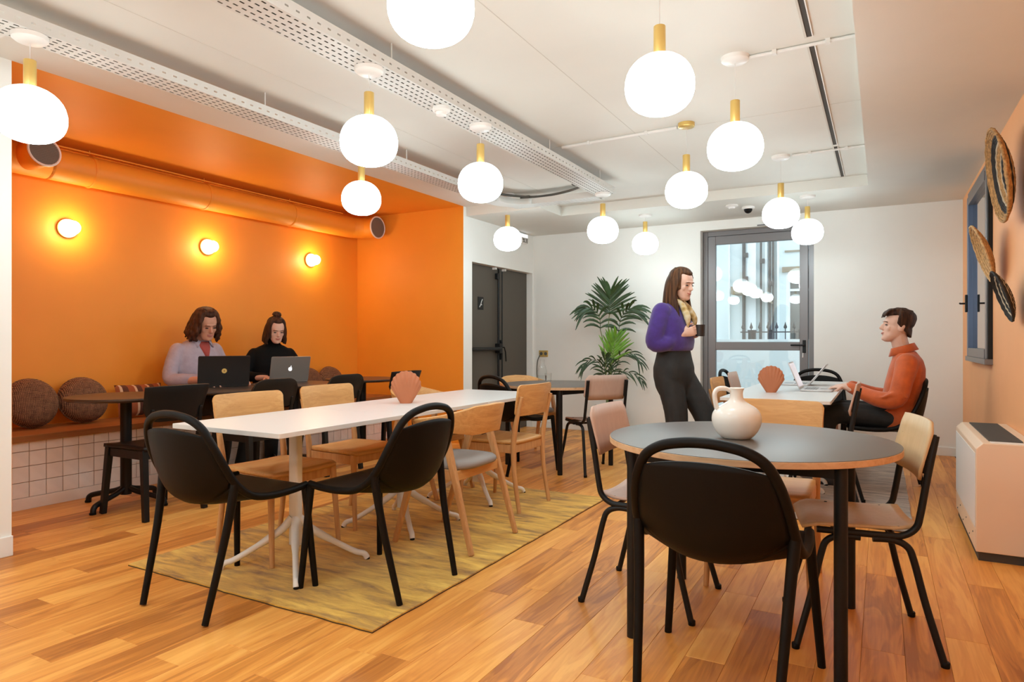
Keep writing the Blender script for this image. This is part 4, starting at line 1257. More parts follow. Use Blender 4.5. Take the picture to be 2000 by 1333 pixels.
plain('b_light', (.58, .36, .16), .8, var=.35, scale=60, bump=.6, bscale=120)
plain('b_black', (.018, .013, .010), .75, var=.3, scale=60, bump=.6, bscale=120)
plain('b_cream', (.52, .42, .29), .8, var=.2, scale=60)
def tiltm(ax_z, ax_y): return Matrix.Rotation(R(ax_z), 4, 'Z') @ Matrix.Rotation(R(ax_y), 4, 'Y')
basket('largest wall basket, tan with dark coiled rings', (RX - .060, 4.60, 2.07), .262, .065, tiltm(1, -8), lambda f: 'b_black' if (.42 < f < .52 or .72 < f < .86) else ('b_cream' if .52 <= f < .56 or .66 < f <= .72 else 'b_tan'), .013)
basket('middle wall basket of open speckled tan weave', (RX - .078, 5.30, 1.715), .192, .045, tiltm(0, -18), lambda f: 'b_light' if int(f * 17) % 2 else 'b_tan', .012)
basket('lowest wall basket, black with thin pale lines', (RX - .062, 4.62, 1.395), .148, .040, tiltm(0, -19), lambda f: 'b_cream' if int(f * 15) in (5, 9, 12) else 'b_black', .010)

# ---------------------------------------------------------------- convector
t = thing('convector_heater', 'cream convector heater with a dark top grille against the salmon wall', 'heater', (0, 0, 0))
hx0, hx1, hy0, hy1, hz = .424, RX - .002, 4.155, 5.19, .605
MB().add([(hx0, hy0, .045), (hx0, hy0, hz - .03), (hx0 + .03, hy0, hz), (hx1, hy0, hz), (hx1, hy0, .045), (hx0, hy1, .045), (hx0, hy1, hz - .03), (hx0 + .03, hy1, hz), (hx1, hy1, hz), (hx1, hy1, .045)],
    [(0, 1, 2, 3, 4), (9, 8, 7, 6, 5), (0, 5, 6, 1), (1, 6, 7, 2), (2, 7, 8, 3), (3, 8, 9, 4), (4, 9, 5, 0)]).build('casing', 'convector_cream', t, smooth=False, bevel=.004)
MB().bb(hx0 - .003, hx0, hy0 + .02, hy1 - .02, .165, hz - .055).build('front_panel', 'white_metal', t, smooth=False, bevel=.002)
lp = MB().bb(hx0 - .002, hx0, hy0 + .02, hy1 - .02, .055, .155).build('kick_panel', 'convector_cream', t, smooth=False, bevel=.001)
for k in range(6): MB().lathe([(.005, 0), (.004, .003)], 8, M=Matrix.Translation((hx0 - .002, hy0 + .10 + k * .16, .125 - .05 * (k % 2))) @ Matrix.Rotation(R(-90), 4, 'Y')).build('screw', 'grille_dark', lp)
MB().bb(hx0 + .012, hx1, hy0 + .01, hy1, 0.0, .045).build('feet_plinth', 'dark_gap', t, smooth=False)
gr = MB().bb(hx0 + .065, hx1 - .055, hy0 + .10, hy1 - .05, hz, hz + .003).build('grille_bed', 'grille_dark', t, smooth=False)
m = MB()
for k in range(44): m.bb(hx0 + .065, hx1 - .055, hy0 + .105 + k * .020, hy0 + .112 + k * .020, hz + .003, hz + .007)
m.build('grille_slats', 'grille_dark', gr, smooth=False)
MB().bb(hx0 + .068, hx1 - .06, hy0 + .025, hy0 + .085, hz, hz + .002).build('control_flap', 'white_metal', t, smooth=False)

# ---------------------------------------------------------------- palm
PBX, PBY = -2.83, 7.45
t = thing('potted_palm', 'tall kentia palm in a black pot against the white back wall', 'plant', (PBX, PBY, 0))
MB().lathe([(.13, 0), (.145, .01), (.175, .30), (.180, .36), (.172, .365), (.160, .35), (.155, .33)], 32).build('pot', 'planter_black', t, angle=50)
MB().lathe([(.158, .315), (.158, .335)], 28).build('soil', 'soil', t)
rv = Vector((math.cos(YAW), math.sin(YAW), 0)); dv_ = Vector((-math.sin(YAW), math.cos(YAW), 0))
def V3(a, z, d_=0): return rv * a + dv_ * d_ + Vector((0, 0, z))
def frond(stem, rachis, n, length, mat, seed, spread=62, droop=.25, width=.016, facing=None):
    """stem and rachis polylines (right, up, depth); leaflets on both sides"""
    rq = random.Random(seed)
    S = spline([V3(*p) for p in stem], 6)
    fo = MB().tube(S, [lerp(.009, .005, i / (len(S) - 1)) for i in range(len(S))], 6).build('stem', 'stem_green', t)
    Rp = spline([V3(*p) for p in rachis], 8)
    lf = MB(); m = MB()
    m.tube(Rp, [lerp(.005, .0015, i / (len(Rp) - 1)) for i in range(len(Rp))], 5)
    for i in range(n):
        f = (i + .5) / n; idx = f * (len(Rp) - 1); a = int(idx)
        p = Rp[a].lerp(Rp[min(a + 1, len(Rp) - 1)], idx - a)
        tn = (Rp[min(a + 1, len(Rp) - 1)] - Rp[max(a - 1, 0)]).normalized()
        nr = facing or -dv_
        side = tn.cross(nr).normalized()
        L = length * (.55 + .9 * math.sin(pi * min(1, f * .8 + .18)) * .55) * rq.uniform(.88, 1.08)
        if i == n - 1: L *= .8
        for s_ in (1, -1):
            an = R(lerp(spread, 18, f ** .8) + rq.uniform(-5, 5))
            d0 = (tn * math.cos(an) + side * s_ * math.sin(an) + nr * rq.uniform(-.15, .30)).normalized()
            pts = []
            for k in range(6):
                q = k / 5
                pts.append(p + d0 * (L * q) + Vector((0, 0, -droop * L * q ** 2.2)) + nr * (.02 * q))
            for k in range(6):
                q = k / 5
                w_ = width * (math.sin(pi * (q * .86 + .10)) ** .8)
                dd = (pts[min(k + 1, 5)] - pts[max(k - 1, 0)]).normalized()
                sd = dd.cross(nr).normalized()
                if k == 0: prev = None
                cur = (pts[k] - sd * w_ - nr * .0, pts[k] + nr * .004, pts[k] + sd * w_)
                if prev:
                    o_ = len(m.v)
                    m.v += [tuple(x) for x in prev + cur]; m.f += [(o_, o_ + 1, o_ + 4, o_ + 3), (o_ + 1, o_ + 2, o_ + 5, o_ + 4)]
                prev = cur
    m.build('leaflets', mat, fo, angle=180)
frond([(0, .33), (.02, .8), (.0, 1.30), (.012, 1.44)], [(.012, 1.44), (.018, 1.58), (.022, 1.72, -.02)], 13, .36, 'leaf_dark', 1, 66, .14, .015)
frond([(-.02, .33), (-.03, .8), (-.06, 1.10), (-.095, 1.26)], [(-.095, 1.26), (-.11, 1.42), (-.20, 1.52, -.04), (-.31, 1.50, -.05)], 10, .27, 'leaf_dark', 2, 60, .55, .016)
frond([(.02, .33), (.03, .8), (.08, 1.12), (.115, 1.22)], [(.115, 1.22), (.15, 1.40), (.23, 1.50, -.05), (.32, 1.50, -.08)], 10, .28, 'leaf_dark', 3, 58, .50, .016)
frond([(0, .33), (.01, .6), (.02, .85)], [(.02, .85), (.05, 1.00), (.09, 1.18)], 11, .30, 'leaf_light', 4, 48, .10, .015)
frond([(.01, .33), (.03, .5), (.06, .72)], [(.06, .72), (.14, .95, -.03), (.28, .98, -.06), (.38, .86, -.08)], 8, .17, 'leaf_dark', 5, 55, .6, .009)
frond([(-.01, .33), (-.03, .5), (-.05, .70)], [(-.05, .70), (-.12, .88, -.02), (-.24, .90, -.05), (-.33, .82, -.05)], 8, .17, 'leaf_dark', 6, 55, .6, .009)
frond([(.0, .33), (.03, .5), (.05, .65)], [(.05, .65), (.16, .76, -.03), (.30, .74, -.06), (.40, .64, -.08)], 7, .14, 'leaf_dark', 7, 50, .6, .008)
frond([(.0, .33), (-.02, .5), (-.03, .68)], [(-.03, .68), (-.05, .82), (-.04, .96)], 7, .20, 'leaf_dark', 8, 50, .3, .011)
frond([(.0, .33), (.02, .5), (.02, .66)], [(.02, .66), (.05, .80), (.05, .90)], 7, .16, 'leaf_dark', 9, 60, .4, .010)

# ================================================================ COURTYARD outside the glazed door
def ext(name, label, cat, mat, *bs):
    t = thing(name, label, cat, (0, 0, 0))
    for nm, mt, b_ in bs: MB().bb(*b_).build(nm, mt or mat, t, smooth=False)
    return t
struct(MB().bb(-6, 5, BY + .25, 16, -.25, -.10).build('ground_courtyard', 'ext_grey', smooth=False))
ext('courtyard_wall', 'pale rendered side wall of the courtyard behind the glass', 'wall', 'ext_wall', ('render', 'ext_wall', (-2.35, -2.12, 8.3, 10.9, -.1, 6.0)), ('moss_strip', 'moss', (-2.12, -2.105, 8.5, 10.0, -.1, .42)), ('ledge', 'ext_white', (-2.12, -1.98, 8.4, 10.0, -.1, .24)))
ext('garden_wall', 'low white wall with a flat top behind the glass', 'wall', 'ext_white', ('wall_body', 'ext_white', (-2.12, 3.0, 10.0, 10.22, -.1, 1.12)), ('coping', 'ext_white', (-2.12, 3.0, 9.97, 10.25, 1.12, 1.155)))
t = thing('iron_railing', 'black iron railing with spear points on the low white wall', 'railing', (0, 10.10, 1.155))
MB().bb(-1.80, 1.6, -.008, .008, .095, .112).build('rail', 'ext_pipe', t, smooth=False)
for k in range(22):
    xx = -1.765 + k * .115
    MB().lathe([(.007, 0), (.007, .15), (.020, .158), (.024, .175), (.012, .205), (.002, .245)], 8, (xx, 0, 0)).build('spear', 'ext_pipe', t)
for x0, x1, lb in ((-1.70, -1.60, 'wide dark planter box at the left end of the iron railing'), (-1.42, -1.37, 'narrow dark planter box in the middle of the iron railing'), (-1.02, -.84, 'dark planter box at the right end of the iron railing')):
    t = thing('planter_box', lb, 'planter', ((x0 + x1) / 2, 10.175, 1.155), 0, 'planter boxes on the courtyard wall')
    h_ = (x1 - x0) / 2
    MB().bb(-h_, h_, -.04, .04, 0, .115).build('box', 'ext_pipe', t, smooth=False, bevel=.004)
    MB().bb(-h_ - .006, h_ + .006, -.046, .046, .115, .135).build('rim', 'ext_pipe', t, smooth=False)
bl = thing('courtyard_building', 'pale facade of the building across the courtyard with pipes and a window', 'building', (0, 0, 0))
MB().bb(-6, -1.46, 12.5, 12.8, -.1, 8).build('facade', 'ext_wall', bl, smooth=False)
MB().bb(-1.46, -1.05, 12.5, 12.8, 2.33, 8).build('facade', 'ext_wall', bl, smooth=False)
MB().bb(-1.46, -1.05, 12.5, 12.8, -.1, 1.0).build('facade', 'ext_wall', bl, smooth=False)
MB().bb(-1.05, 4, 12.5, 12.8, -.1, 8).build('facade', 'ext_wall', bl, smooth=False)
for x0, x1, z1 in ((-2.55, -2.40, 8), (-2.10, -1.95, 8), (-1.80, -1.76, 8), (-1.60, -1.57, 8)): MB().bb(x0, x1, 12.42, 12.5, -.1, z1).build('pilaster', 'ext_white', bl, smooth=False)
for xx, r_ in ((-2.15, .030), (-1.862, .018), (-1.716, .022), (-1.66, .018)): MB().tube([(xx, 12.40, -.1), (xx, 12.40, 7)], r_, 10).build('downpipe', 'ext_pipe', bl)
for xx, zz in ((-2.13, 2.62), (-1.85, 2.50), (-1.70, 2.10), (-2.13, 2.2)): MB().bb(xx - .03, xx + .05, 12.37, 12.43, zz, zz + .08).build('pipe_bracket', 'ext_pipe', bl, smooth=False)
MB().prism([(-2.30, 1.95), (-2.30, 2.08), (-1.90, 2.05), (-1.70, 1.90), (-1.66, 1.78), (-1.80, 1.86), (-2.0, 1.95)], 0, .5, M=Matrix.Translation((0, 12.5, 0)) @ Matrix.Rotation(R(90), 4, 'X')).build('lean_to_roof', 'ext_brown', bl, smooth=False)
MB().bb(-1.52, -1.00, 12.44, 12.5, 2.33, 2.42).build('lintel', 'ext_brown', bl, smooth=False)
wf = MB().bb(-1.46, -1.05, 12.56, 12.60, 1.0, 2.33).build('window', 'ext_dark', bl, smooth=False)
MB().bb(-1.46, -1.40, 12.5, 12.57, 1.0, 2.33).build('window_frame', 'ext_white', wf, smooth=False)
MB().bb(-1.40, -1.05, 12.53, 12.57, 2.0, 2.04).build('window_bar', 'ext_white', wf, smooth=False)
MB().bb(-1.48, -1.0, 12.47, 12.5, 2.68, 2.71).build('string_course', 'ext_brown', bl, smooth=False)
MB().bb(-1.48, -1.0, 12.47, 12.5, 2.98, 3.0).build('string_course', 'ext_grey', bl, smooth=False)

# ================================================================ PEOPLE
plain('skin_fair', (.66, .40, .30), .5, var=.05, scale=20)
plain('skin_warm', (.56, .28, .18), .5, var=.05, scale=20)
plain('lip', (.42, .14, .11), .45)
plain('eye_dark', (.02, .014, .012), .25)
plain('brow_brown', (.055, .026, .014), .8)
def hairmat(name, c0, c1):
    m = plain(name, c0, .6, var=0.0, spec=.2, bump=.8, bscale=40, stretch=(3, 3, .35))
    nt = m.node_tree; b = nt.nodes['Principled BSDF']
    tc = nd(nt, 'ShaderNodeTexCoord'); mp = nd(nt, 'ShaderNodeMapping'); mp.inputs['Scale'].default_value = (60, 60, 5)
    n = nd(nt, 'ShaderNodeTexNoise'); n.inputs['Scale'].default_value = 1.0
    r = nd(nt, 'ShaderNodeValToRGB'); r.color_ramp.elements[0].position = .35; r.color_ramp.elements[1].position = .7
    r.color_ramp.elements[0].color = (*c0, 1); r.color_ramp.elements[1].color = (*c1, 1)
    lnk(nt, tc.outputs['Object'], mp.inputs['Vector']); lnk(nt, mp.outputs[0], n.inputs['Vector']); lnk(nt, n.outputs['Fac'], r.inputs[0]); lnk(nt, r.outputs[0], b.inputs['Base Color'])
hairmat('hair_brown', (.035, .016, .008), (.13, .058, .024))
hairmat('hair_dark', (.022, .010, .006), (.078, .032, .015))
hairmat('hair_chestnut', (.028, .011, .006), (.095, .036, .016))
plain('sweater_purple', (.050, .020, .185), .9, var=.15, scale=30, bump=.35, bscale=160, sheen=.3)
plain('trouser_black', (.013, .013, .013), .8, var=.2, scale=20, bump=.2, bscale=200)
plain('shirt_lilac', (.40, .345, .40), .85, var=.07, scale=25, bump=.3, bscale=120)
plain('tee_red', (.38, .065, .050), .85)
plain('knit_black', (.0045, .0042, .0042), .9, spec=.2, bump=.3, bscale=200)
plain('jacket_orange', (.52, .088, .008), .7, var=.14, scale=18, bump=.3, bscale=120, sheen=.25)
plain('shoe_dark', (.012, .010, .010), .4)
def scarfmat():
    m, nt, b = nodemat('scarf_print')
    tc = nd(nt, 'ShaderNodeTexCoord'); v = nd(nt, 'ShaderNodeTexVoronoi'); v.inputs['Scale'].default_value = 26
    lnk(nt, tc.outputs['Object'], v.inputs['Vector'])
    r = nd(nt, 'ShaderNodeValToRGB'); e = r.color_ramp.elements
    e[0].position = .1; e[0].color = (.30, .17, .045, 1); e[1].position = .75; e[1].color = (.62, .52, .34, 1)
    x = e.new(.4); x.color = (.50, .33, .12, 1)
    lnk(nt, v.outputs['Distance'], r.inputs[0]); lnk(nt, r.outputs[0], b.inputs['Base Color']); b.inputs['Roughness'].default_value = .8
scarfmat()

def sup(cx_, cy_, z, hw, hd, n=24, p=2.4, M=None):
    out = []
    for k in range(n):
        a = 2 * pi * k / n; c_, s_ = math.cos(a), math.sin(a)
        out.append((cx_ + hw * math.copysign(abs(c_) ** (2 / p), c_), cy_ + hd * math.copysign(abs(s_) ** (2 / p), s_), z))
    return out
def limb(m, pts, rad, n=14, k=5):
    P = spline(pts, k); N = len(P) - 1
    xs = [i * k for i in range(len(pts))]
    rr_ = [interp(i, xs, rad) for i in range(N + 1)]
    m.tube(P, rr_, n)
    m.ball(P[0], rr_[0] * .98, 12, 8); m.ball(P[-1], rr_[-1] * .98, 12, 8)
    return m
def head_geo(m, M, nose=1.0, jaw=1.0):
    """face toward +y, chin at z=0, crown at z=.225"""
    rows = [(-.004, .022, .066, .040), (.006, .036, .080, .020), (.020, .046, .086, .0), (.038, .054, .085, -.030), (.060, .061, .084, -.055), (.085, .066, .083, -.075), (.110, .0685, .080, -.088), (.132, .0715, .083, -.095), (.155, .0725, .081, -.098), (.178, .069, .071, -.094), (.198, .059, .054, -.080), (.214, .042, .030, -.056), (.224, .018, .002, -.024)]
    rg = []
    for z, w_, yf, yb in rows:
        hw = w_ * (jaw if z < .06 else 1); cy_ = (yf + yb) / 2; hd = (yf - yb) / 2
        ring = []
        for k in range(28):
            a = 2 * pi * k / 28; c_, s_ = math.cos(a), math.sin(a)
            p = 2.3
            ring.append((hw * math.copysign(abs(c_) ** (2 / p), c_), cy_ + hd * math.copysign(abs(s_) ** (2 / 2.2), s_), z))
        rg.append(ring)
    m.rings(rg, True, M)
    def B(c, r, n=12, k=8): m.ball(c, r, n, k, M)
    # nose
    nr = []
    for z, w_, y_ in ((.130, .008, .088), (.114, .0095, .099), (.097, .0125, .110), (.086, .0165, .1165), (.079, .0165, .109), (.073, .011, .090)):
        nr.append([(w_ * nose * math.cos(2 * pi * k / 10), .066 + (y_ - .066) * max(0, math.sin(2 * pi * k / 10)) - .004 * max(0, -math.sin(2 * pi * k / 10)), z) for k in range(10)])
    m.rings(nr, True, M)
    B((0, .0800, .137), (.044, .0095, .0085))              # brow ridge
    for s_ in (-1, 1):
        B((s_ * .036, .060, .088), (.022, .0145, .024))     # cheek
        B((s_ * .073, -.012, .100), (.008, .019, .030))    # ear
        B((s_ * .074, -.020, .112), (.010, .014, .018))
    B((0, .083, .052), (.022, .0085, .0105)); B((0, .0795, .016), (.020, .010, .014)); B((0, .0815, .063), (.017, .008, .007))
def face_parts(par, M, brow='brow_brown', closed=True, lipmat='lip'):
    for s_ in (-1, 1):
        MB().ball((s_ * .031, .0765, .1125), (.0135, .0085, .0045 if closed else .0065), 12, 8, M).build('eye', 'eye_dark', par, angle=180)
        MB().tube([M @ Vector(p) for p in spline([(s_ * .014, .0880, .1335), (s_ * .030, .0860, .1360), (s_ * .050, .0735, .1300)], 4)], [.0020] * 4 + [.0024] * 4 + [.0012], 8).build('eyebrow', brow, par, angle=180)
    m = MB()
    for z0, r_ in ((.0560, .0034), (.0500, .0042)):
        P = [M @ v for v in spline([(-.023, .0795, .0575), (-.012, .0890, z0 - .0005), (0, .0915, z0 - .0015), (.012, .0890, z0 - .0005), (.023, .0795, .0575)], 4)]
        m.tube(P, [lerp(.0012, r_, math.sin(pi * k / (len(P) - 1))) for k in range(len(P))], 8)
    m.build('lips', lipmat, par, angle=180)
def hand(m, wrist, fdir, palm, side, curl=35, spread=3, sc=1.0, thumb=25, wr=.024):
    """fdir: direction of the fingers, palm: direction the palm looks, side: +1/-1 where the thumb leaves"""
    f = Vector(fdir).normalized(); pn = Vector(palm); pn = (pn - f * pn.dot(f)).normalized(); lat = f.cross(pn).normalized() * side
    w_ = Vector(wrist)
    rg = []
    for d_, hw, ht in ((-.012, wr * .95, wr * .80), (.015, .028, .017), (.045, .038, .0155), (.075, .0405, .0135), (.090, .039, .0105)):
        c_ = w_ + f * d_ * sc
        rg.append([c_ + (lat * math.cos(2 * pi * k / 14) * hw + pn * math.sin(2 * pi * k / 14) * ht) * sc for k in range(14)])
    m.rings(rg)
    for i, (off, L, r0) in enumerate(((.029, .072, .0088), (.010, .080, .0090), (-.010, .075, .0086), (-.028, .058, .0076))):
        base_ = w_ + (f * .082 + lat * off) * sc
        d_ = (f * math.cos(R(spread * (1.5 - i))) + lat * math.sin(R(spread * (1.5 - i)))).normalized()
        pts = [base_ - d_ * .012 * sc]; p = base_; ang = 0
        pts.append(p)
        for seg, frac in enumerate((.45, .30, .25)):
            ang += R(curl * (1.0, 1.1, .7)[seg])
            q = d_ * math.cos(ang) + pn * math.sin(ang)
            p = p + q * L * frac * sc; pts.append(p)
        P = spline(pts, 3)
        m.tube(P, [r0 * sc * lerp(1, .80, k / (len(P) - 1)) for k in range(len(P))], 10)
        m.ball(P[-1], r0 * sc * .80, 10, 6)
    # thumb
    b0 = w_ + (f * .022 + lat * .024) * sc; td = (f * .62 + lat * .62 + pn * math.sin(R(thumb))).normalized()
    b1 = b0 + td * .042 * sc; td2 = (td + f * .55 + pn * .15 - lat * .25).normalized(); b2 = b1 + td2 * .030 * sc; b3 = b2 + (td2 - lat * .35).normalized() * .024 * sc
    P = spline([b0, b1, b2, b3], 3); m.tube(P, [lerp(.0125, .0085, k / (len(P) - 1)) * sc for k in range(len(P))], 10); m.ball(P[-1], .0085 * sc, 10, 6)
def hair_shell(m, M, face=52, top=.238, puff=.016, low=.09, backlow=.02):
    """cap over the cranium, open toward the face"""
    NU, NV = 40, 14
    def pt(u, v, o_):
        a = R(lerp(face, 360 - face, u))          # angle from the front
        zlow = lerp(low, backlow, math.sin(pi * u)) if True else low
        z = lerp(.229 + o_, zlow, v ** 1.15)
        zz = min(max(z, 0), .224)
        zs = [-.004, .02, .06, .11, .155, .178, .198, .214, .224, .24]; ws = [.022, .046, .061, .0685, .0725, .069, .059, .042, .018, .0]; yf = [.066, .086, .084, .080, .081, .071, .054, .030, .002, -.01]; yb = [.04, 0, -.055, -.088, -.098, -.094, -.080, -.056, -.024, -.012]
        w_ = interp(z - o_, zs, ws) + o_; f_ = interp(z - o_, zs, yf) + o_; b_ = interp(z - o_, zs, yb) - o_
        if z < .10: b_ = min(b_, -.085 - o_ * .6); w_ = max(w_, .066 + o_)
        c_ = (f_ + b_) / 2; h_ = (f_ - b_) / 2
        return M @ Vector((w_ * math.sin(a), c_ + h_ * math.cos(a), z))
    for o_ in (puff, -.004):
        m.sheet(lambda u, v: pt(u, v, o_), NU, NV)
    def strip(fa, fb, n): m.add([fa(k / n) for k in range(n + 1)] + [fb(k / n) for k in range(n + 1)], [(k, k + 1, n + 2 + k, n + 1 + k) for k in range(n)])
    strip(lambda u: pt(u, 1, puff), lambda u: pt(u, 1, -.004), NU); strip(lambda v: pt(0, v, puff), lambda v: pt(0, v, -.004), NV); strip(lambda v: pt(1, v, puff), lambda v: pt(1, v, -.004), NV)
    strip(lambda u: pt(u, 0, puff), lambda u: pt(u, 0, -.004), NU)
    m.ball((0, -.012, .205), (.060, .074, .030 + puff * .6), 20, 10, M)
def HM(pos, yaw=0, pitch=0, roll=0, sc=1.0):
    """head matrix: chin base position, yaw to the left, pitch down positive; rotates about the neck"""
    return Matrix.Translation(pos) @ Matrix.Rotation(R(yaw), 4, 'Z') @ Matrix.Rotation(R(-pitch), 4, 'X') @ Matrix.Rotation(R(roll), 4, 'Y') @ Matrix.Scale(sc, 4)

# ---------------------------------------------------------------- standing woman
W1 = thing('person', 'standing woman in a purple sweater and black trousers holding a mug', 'person', (-1.375, 5.0, 0), R(-10 - 90))
M = HM((0, .040, 1.447), -12, 12)
b = MB(); head_geo(b, M, .9, .95)
limb(b, [(0, -.030, 1.36), (0, -.008, 1.43), (0, .0, 1.50)], [.056, .050, .050])
b.rings([sup(0, -.02, z, hw, hd) for z, hw, hd in ((.90, .14, .10), (1.06, .115, .085), (1.20, .12, .09), (1.33, .15, .085), (1.385, .09, .06))])
WR = (.078, .110, 1.180); WL = (-.082, .098, 1.170)
for s_, wp in ((1, WR), (-1, WL)):
    limb(b, [(s_ * .17, -.02, 1.34), (s_ * .208, -.050, 1.10), (s_ * .16, .04, 1.13), wp], [.045, .038, .030, .024])
hand(b, WR, (-.25, .60, .22), (-.9, -.25, .1), 1, 38, 3, .92)
hand(b, WL, (.30, .62, .22), (.9, -.25, .1), -1, 42, 3, .92)
for s_, kn, an in ((1, (.10, .09, .50), (.115, .02, .09)), (-1, (-.09, .24, .53), (-.10, .34, .09))):
    limb(b, [(s_ * .085, 0, .92), kn, an], [.075, .052, .036])
b.build('body', 'skin_fair', W1, remesh=.005, smit=3, angle=180)
face_parts(W1, M)
c = MB()
c.rings([sup(0, y_, z, hw, hd, 28) for z, y_, hw, hd in ((1.055, -.005, .165, .122), (1.075, -.005, .178, .135), (1.13, -.005, .188, .142), (1.22, -.010, .190, .138), (1.30, -.018, .190, .122), (1.355, -.026, .168, .100), (1.395, -.024, .110, .075), (1.425, -.016, .066, .062))])
for s_, wp in ((1, WR), (-1, WL)):
    wv = Vector(wp)
    limb(c, [(s_ * .150, -.025, 1.345), (s_ * .205, -.040, 1.215), (s_ * .214, -.052, 1.115), (s_ * .172, .025, 1.112), tuple(wv - Vector((0, .035, .012)))], [.074, .067, .064, .057, .036])
c.build('sweater', 'sweater_purple', W1, remesh=.010, smit=4, angle=180)
c = MB()
c.rings([sup(0, .0, z, hw, hd, 28) for z, hw, hd in ((.72, .125, .095), (.78, .165, .118), (.86, .182, .134), (.93, .180, .136), (1.00, .160, .120), (1.085, .140, .105))])
limb(c, [(.085, .0, .86), (.098, .07, .52), (.115, .02, .075)], [.102, .082, .088])
limb(c, [(-.085, .02, .86), (-.090, .22, .54), (-.10, .335, .085)], [.102, .082, .088])
c.build('trousers', 'trouser_black', W1, remesh=.011, smit=4, angle=180)
for xx, yy in ((.115, .05), (-.10, .37)):
    MB().rings([[(xx + a * s1, yy + b_ * s1 + o1, z) for a, b_ in [(.045 * math.cos(2 * pi * k / 20), .125 * math.sin(2 * pi * k / 20)) for k in range(20)]] for z, s1, o1 in ((0, .97, 0), (.012, 1, 0), (.05, .85, -.01), (.095, .5, -.045))]).build('shoe', 'shoe_dark', W1)
h = MB(); hair_shell(h, M, 58, puff=.013, low=.08, backlow=.0); h.ball((0, -.002, .200), (.061, .076, .031), 20, 10, M)
rq = random.Random(2)
for i in range(44):
    a = R(lerp(68, 292, i / 43)); fr = abs(i / 43 - .5) * 2
    x0, y0 = math.sin(a) * .080, math.cos(a) * .094 - .012
    end = lerp(-.13, -.17, fr) + rq.uniform(-.025, .015)
    p0 = M @ Vector((x0 * .55, y0 * .55 - .005, .226)); p1 = M @ Vector((x0 * 1.02, y0 * 1.02, .14)); p2 = M @ Vector((x0 * 1.06, y0 * 1.05 - .004, .03))
    x3 = x0 * (1.0 if fr < .6 else .9); y3 = y0 - .010 if fr < .6 else y0 + .022 * fr
    p3 = Vector((p2.x * 1.0, p2.y - .01 + (.03 * (fr > .7)), 1.447 + end * .5)); p4 = Vector((p2.x * .98 + rq.uniform(-.01, .01), p2.y - .015 + (.055 * (fr > .7)), 1.447 + end))
    P = spline([p0, p1, p2, p3, p4], 4)
    h.tube(P, [lerp(.012, .0145, min(1, k / 6)) if k < 11 else lerp(.0145, .006, (k - 10) / 6) for k in range(len(P))], 7)
h.build('hair', 'hair_brown', W1, remesh=.006, smit=1, angle=180)
MB().ball(M @ Vector((0, -.118, .150)), (.018, .014, .022), 10, 8).build('hair_tie', 'hair_brown', W1, angle=180)
sc = MB()
sc.tube([(.060 * math.cos(2 * pi * k / 24), .002 + .060 * math.sin(2 * pi * k / 24), 1.432 - .010 * math.sin(2 * pi * k / 24)) for k in range(24)], .022, 10, closed=True)
for s_ in (1, -1): limb(sc, [(s_ * .025, .058, 1.425), (s_ * .040, .100, 1.37), (s_ * .058, .135, 1.30), (s_ * .062, .142, 1.235)], [.020, .026, .026, .008], 10)
sc.ball((0, .066, 1.415), (.026, .018, .020), 12, 8)
sc.build('scarf', 'scarf_print', W1, remesh=.006, smit=2, angle=180)
# the mug between her palms
mw = Matrix.Translation((-1.375, 5.0, 0)) @ Matrix.Rotation(R(-10 - 90), 4, 'Z')
mp_ = mw @ Vector((0, .208, 1.165))
t = thing('mug', 'dark mug held in both hands of the standing woman', 'mug', mp_, R(75))
MB().lathe([(.030, 0), (.034, .003), (.036, .085), (.0335, .085), (.031, .008)], 24).build('cup', 'shoe_dark', t, angle=50)
MB().tube(spline([(.034, .0, .068), (.056, .004, .066), (.060, .004, .040), (.034, .0, .022)], 4), .0045, 8).build('handle', 'shoe_dark', t)

# ---------------------------------------------------------------- seated man in orange (facing -x)
M1 = thing('person', 'seated man in a rust orange jacket smiling at the standing woman', 'person', (0.01, 5.87, 0), R(90))
M = HM((0, -.080, 1.122), 12, -7, 0, 1.09)
b = MB(); head_geo(b, M, 1.05, 1.08)
limb(b, [(0, -.140, 1.03), (0, -.115, 1.10), (0, -.100, 1.18)], [.064, .058, .056])
b.rings([sup(0, y_, z, hw, hd) for z, y_, hw, hd in ((.50, -.12, .16, .11), (.62, -.13, .14, .10), (.80, -.15, .15, .10), (.95, -.16, .17, .095), (1.04, -.15, .09, .07))])
HR = (.120, .250, .775); HL = (-.115, .255, .775)
for s_, wp in ((1, HR), (-1, HL)):
    limb(b, [(s_ * .19, -.15, .97), (s_ * .235, -.08, .70), (s_ * .18, .12, .735), wp], [.05, .042, .034, .026])
    hand(b, wp, (-s_ * .15, .95, -.10), (0, -.10, -1), -s_, 16, 5, 1.0)
    limb(b, [(s_ * .09, -.10, .535), (s_ * .12, .33, .545), (s_ * .12, .36, .30), (s_ * .11, .32, .09)], [.085, .062, .050, .038])
b.build('body', 'skin_fair', M1, remesh=.0055, smit=2, angle=180)
face_parts(M1, M, closed=True)
c = MB()
c.rings([sup(0, y_, z, hw, hd, 28) for z, y_, hw, hd in ((.480, -.105, .190, .150), (.54, -.11, .196, .152), (.66, -.125, .188, .142), (.80, -.142, .192, .135), (.92, -.158, .200, .122), (.985, -.160, .182, .104), (1.03, -.150, .120, .082), (1.055, -.140, .080, .074))])
for s_, wp in ((1, HR), (-1, HL)):
    wv = Vector(wp)
    limb(c, [(s_ * .165, -.155, .965), (s_ * .228, -.125, .84), (s_ * .245, -.080, .705), (s_ * .215, .04, .700), tuple(wv - Vector((0, .035, .004)))], [.078, .070, .068, .060, .042])
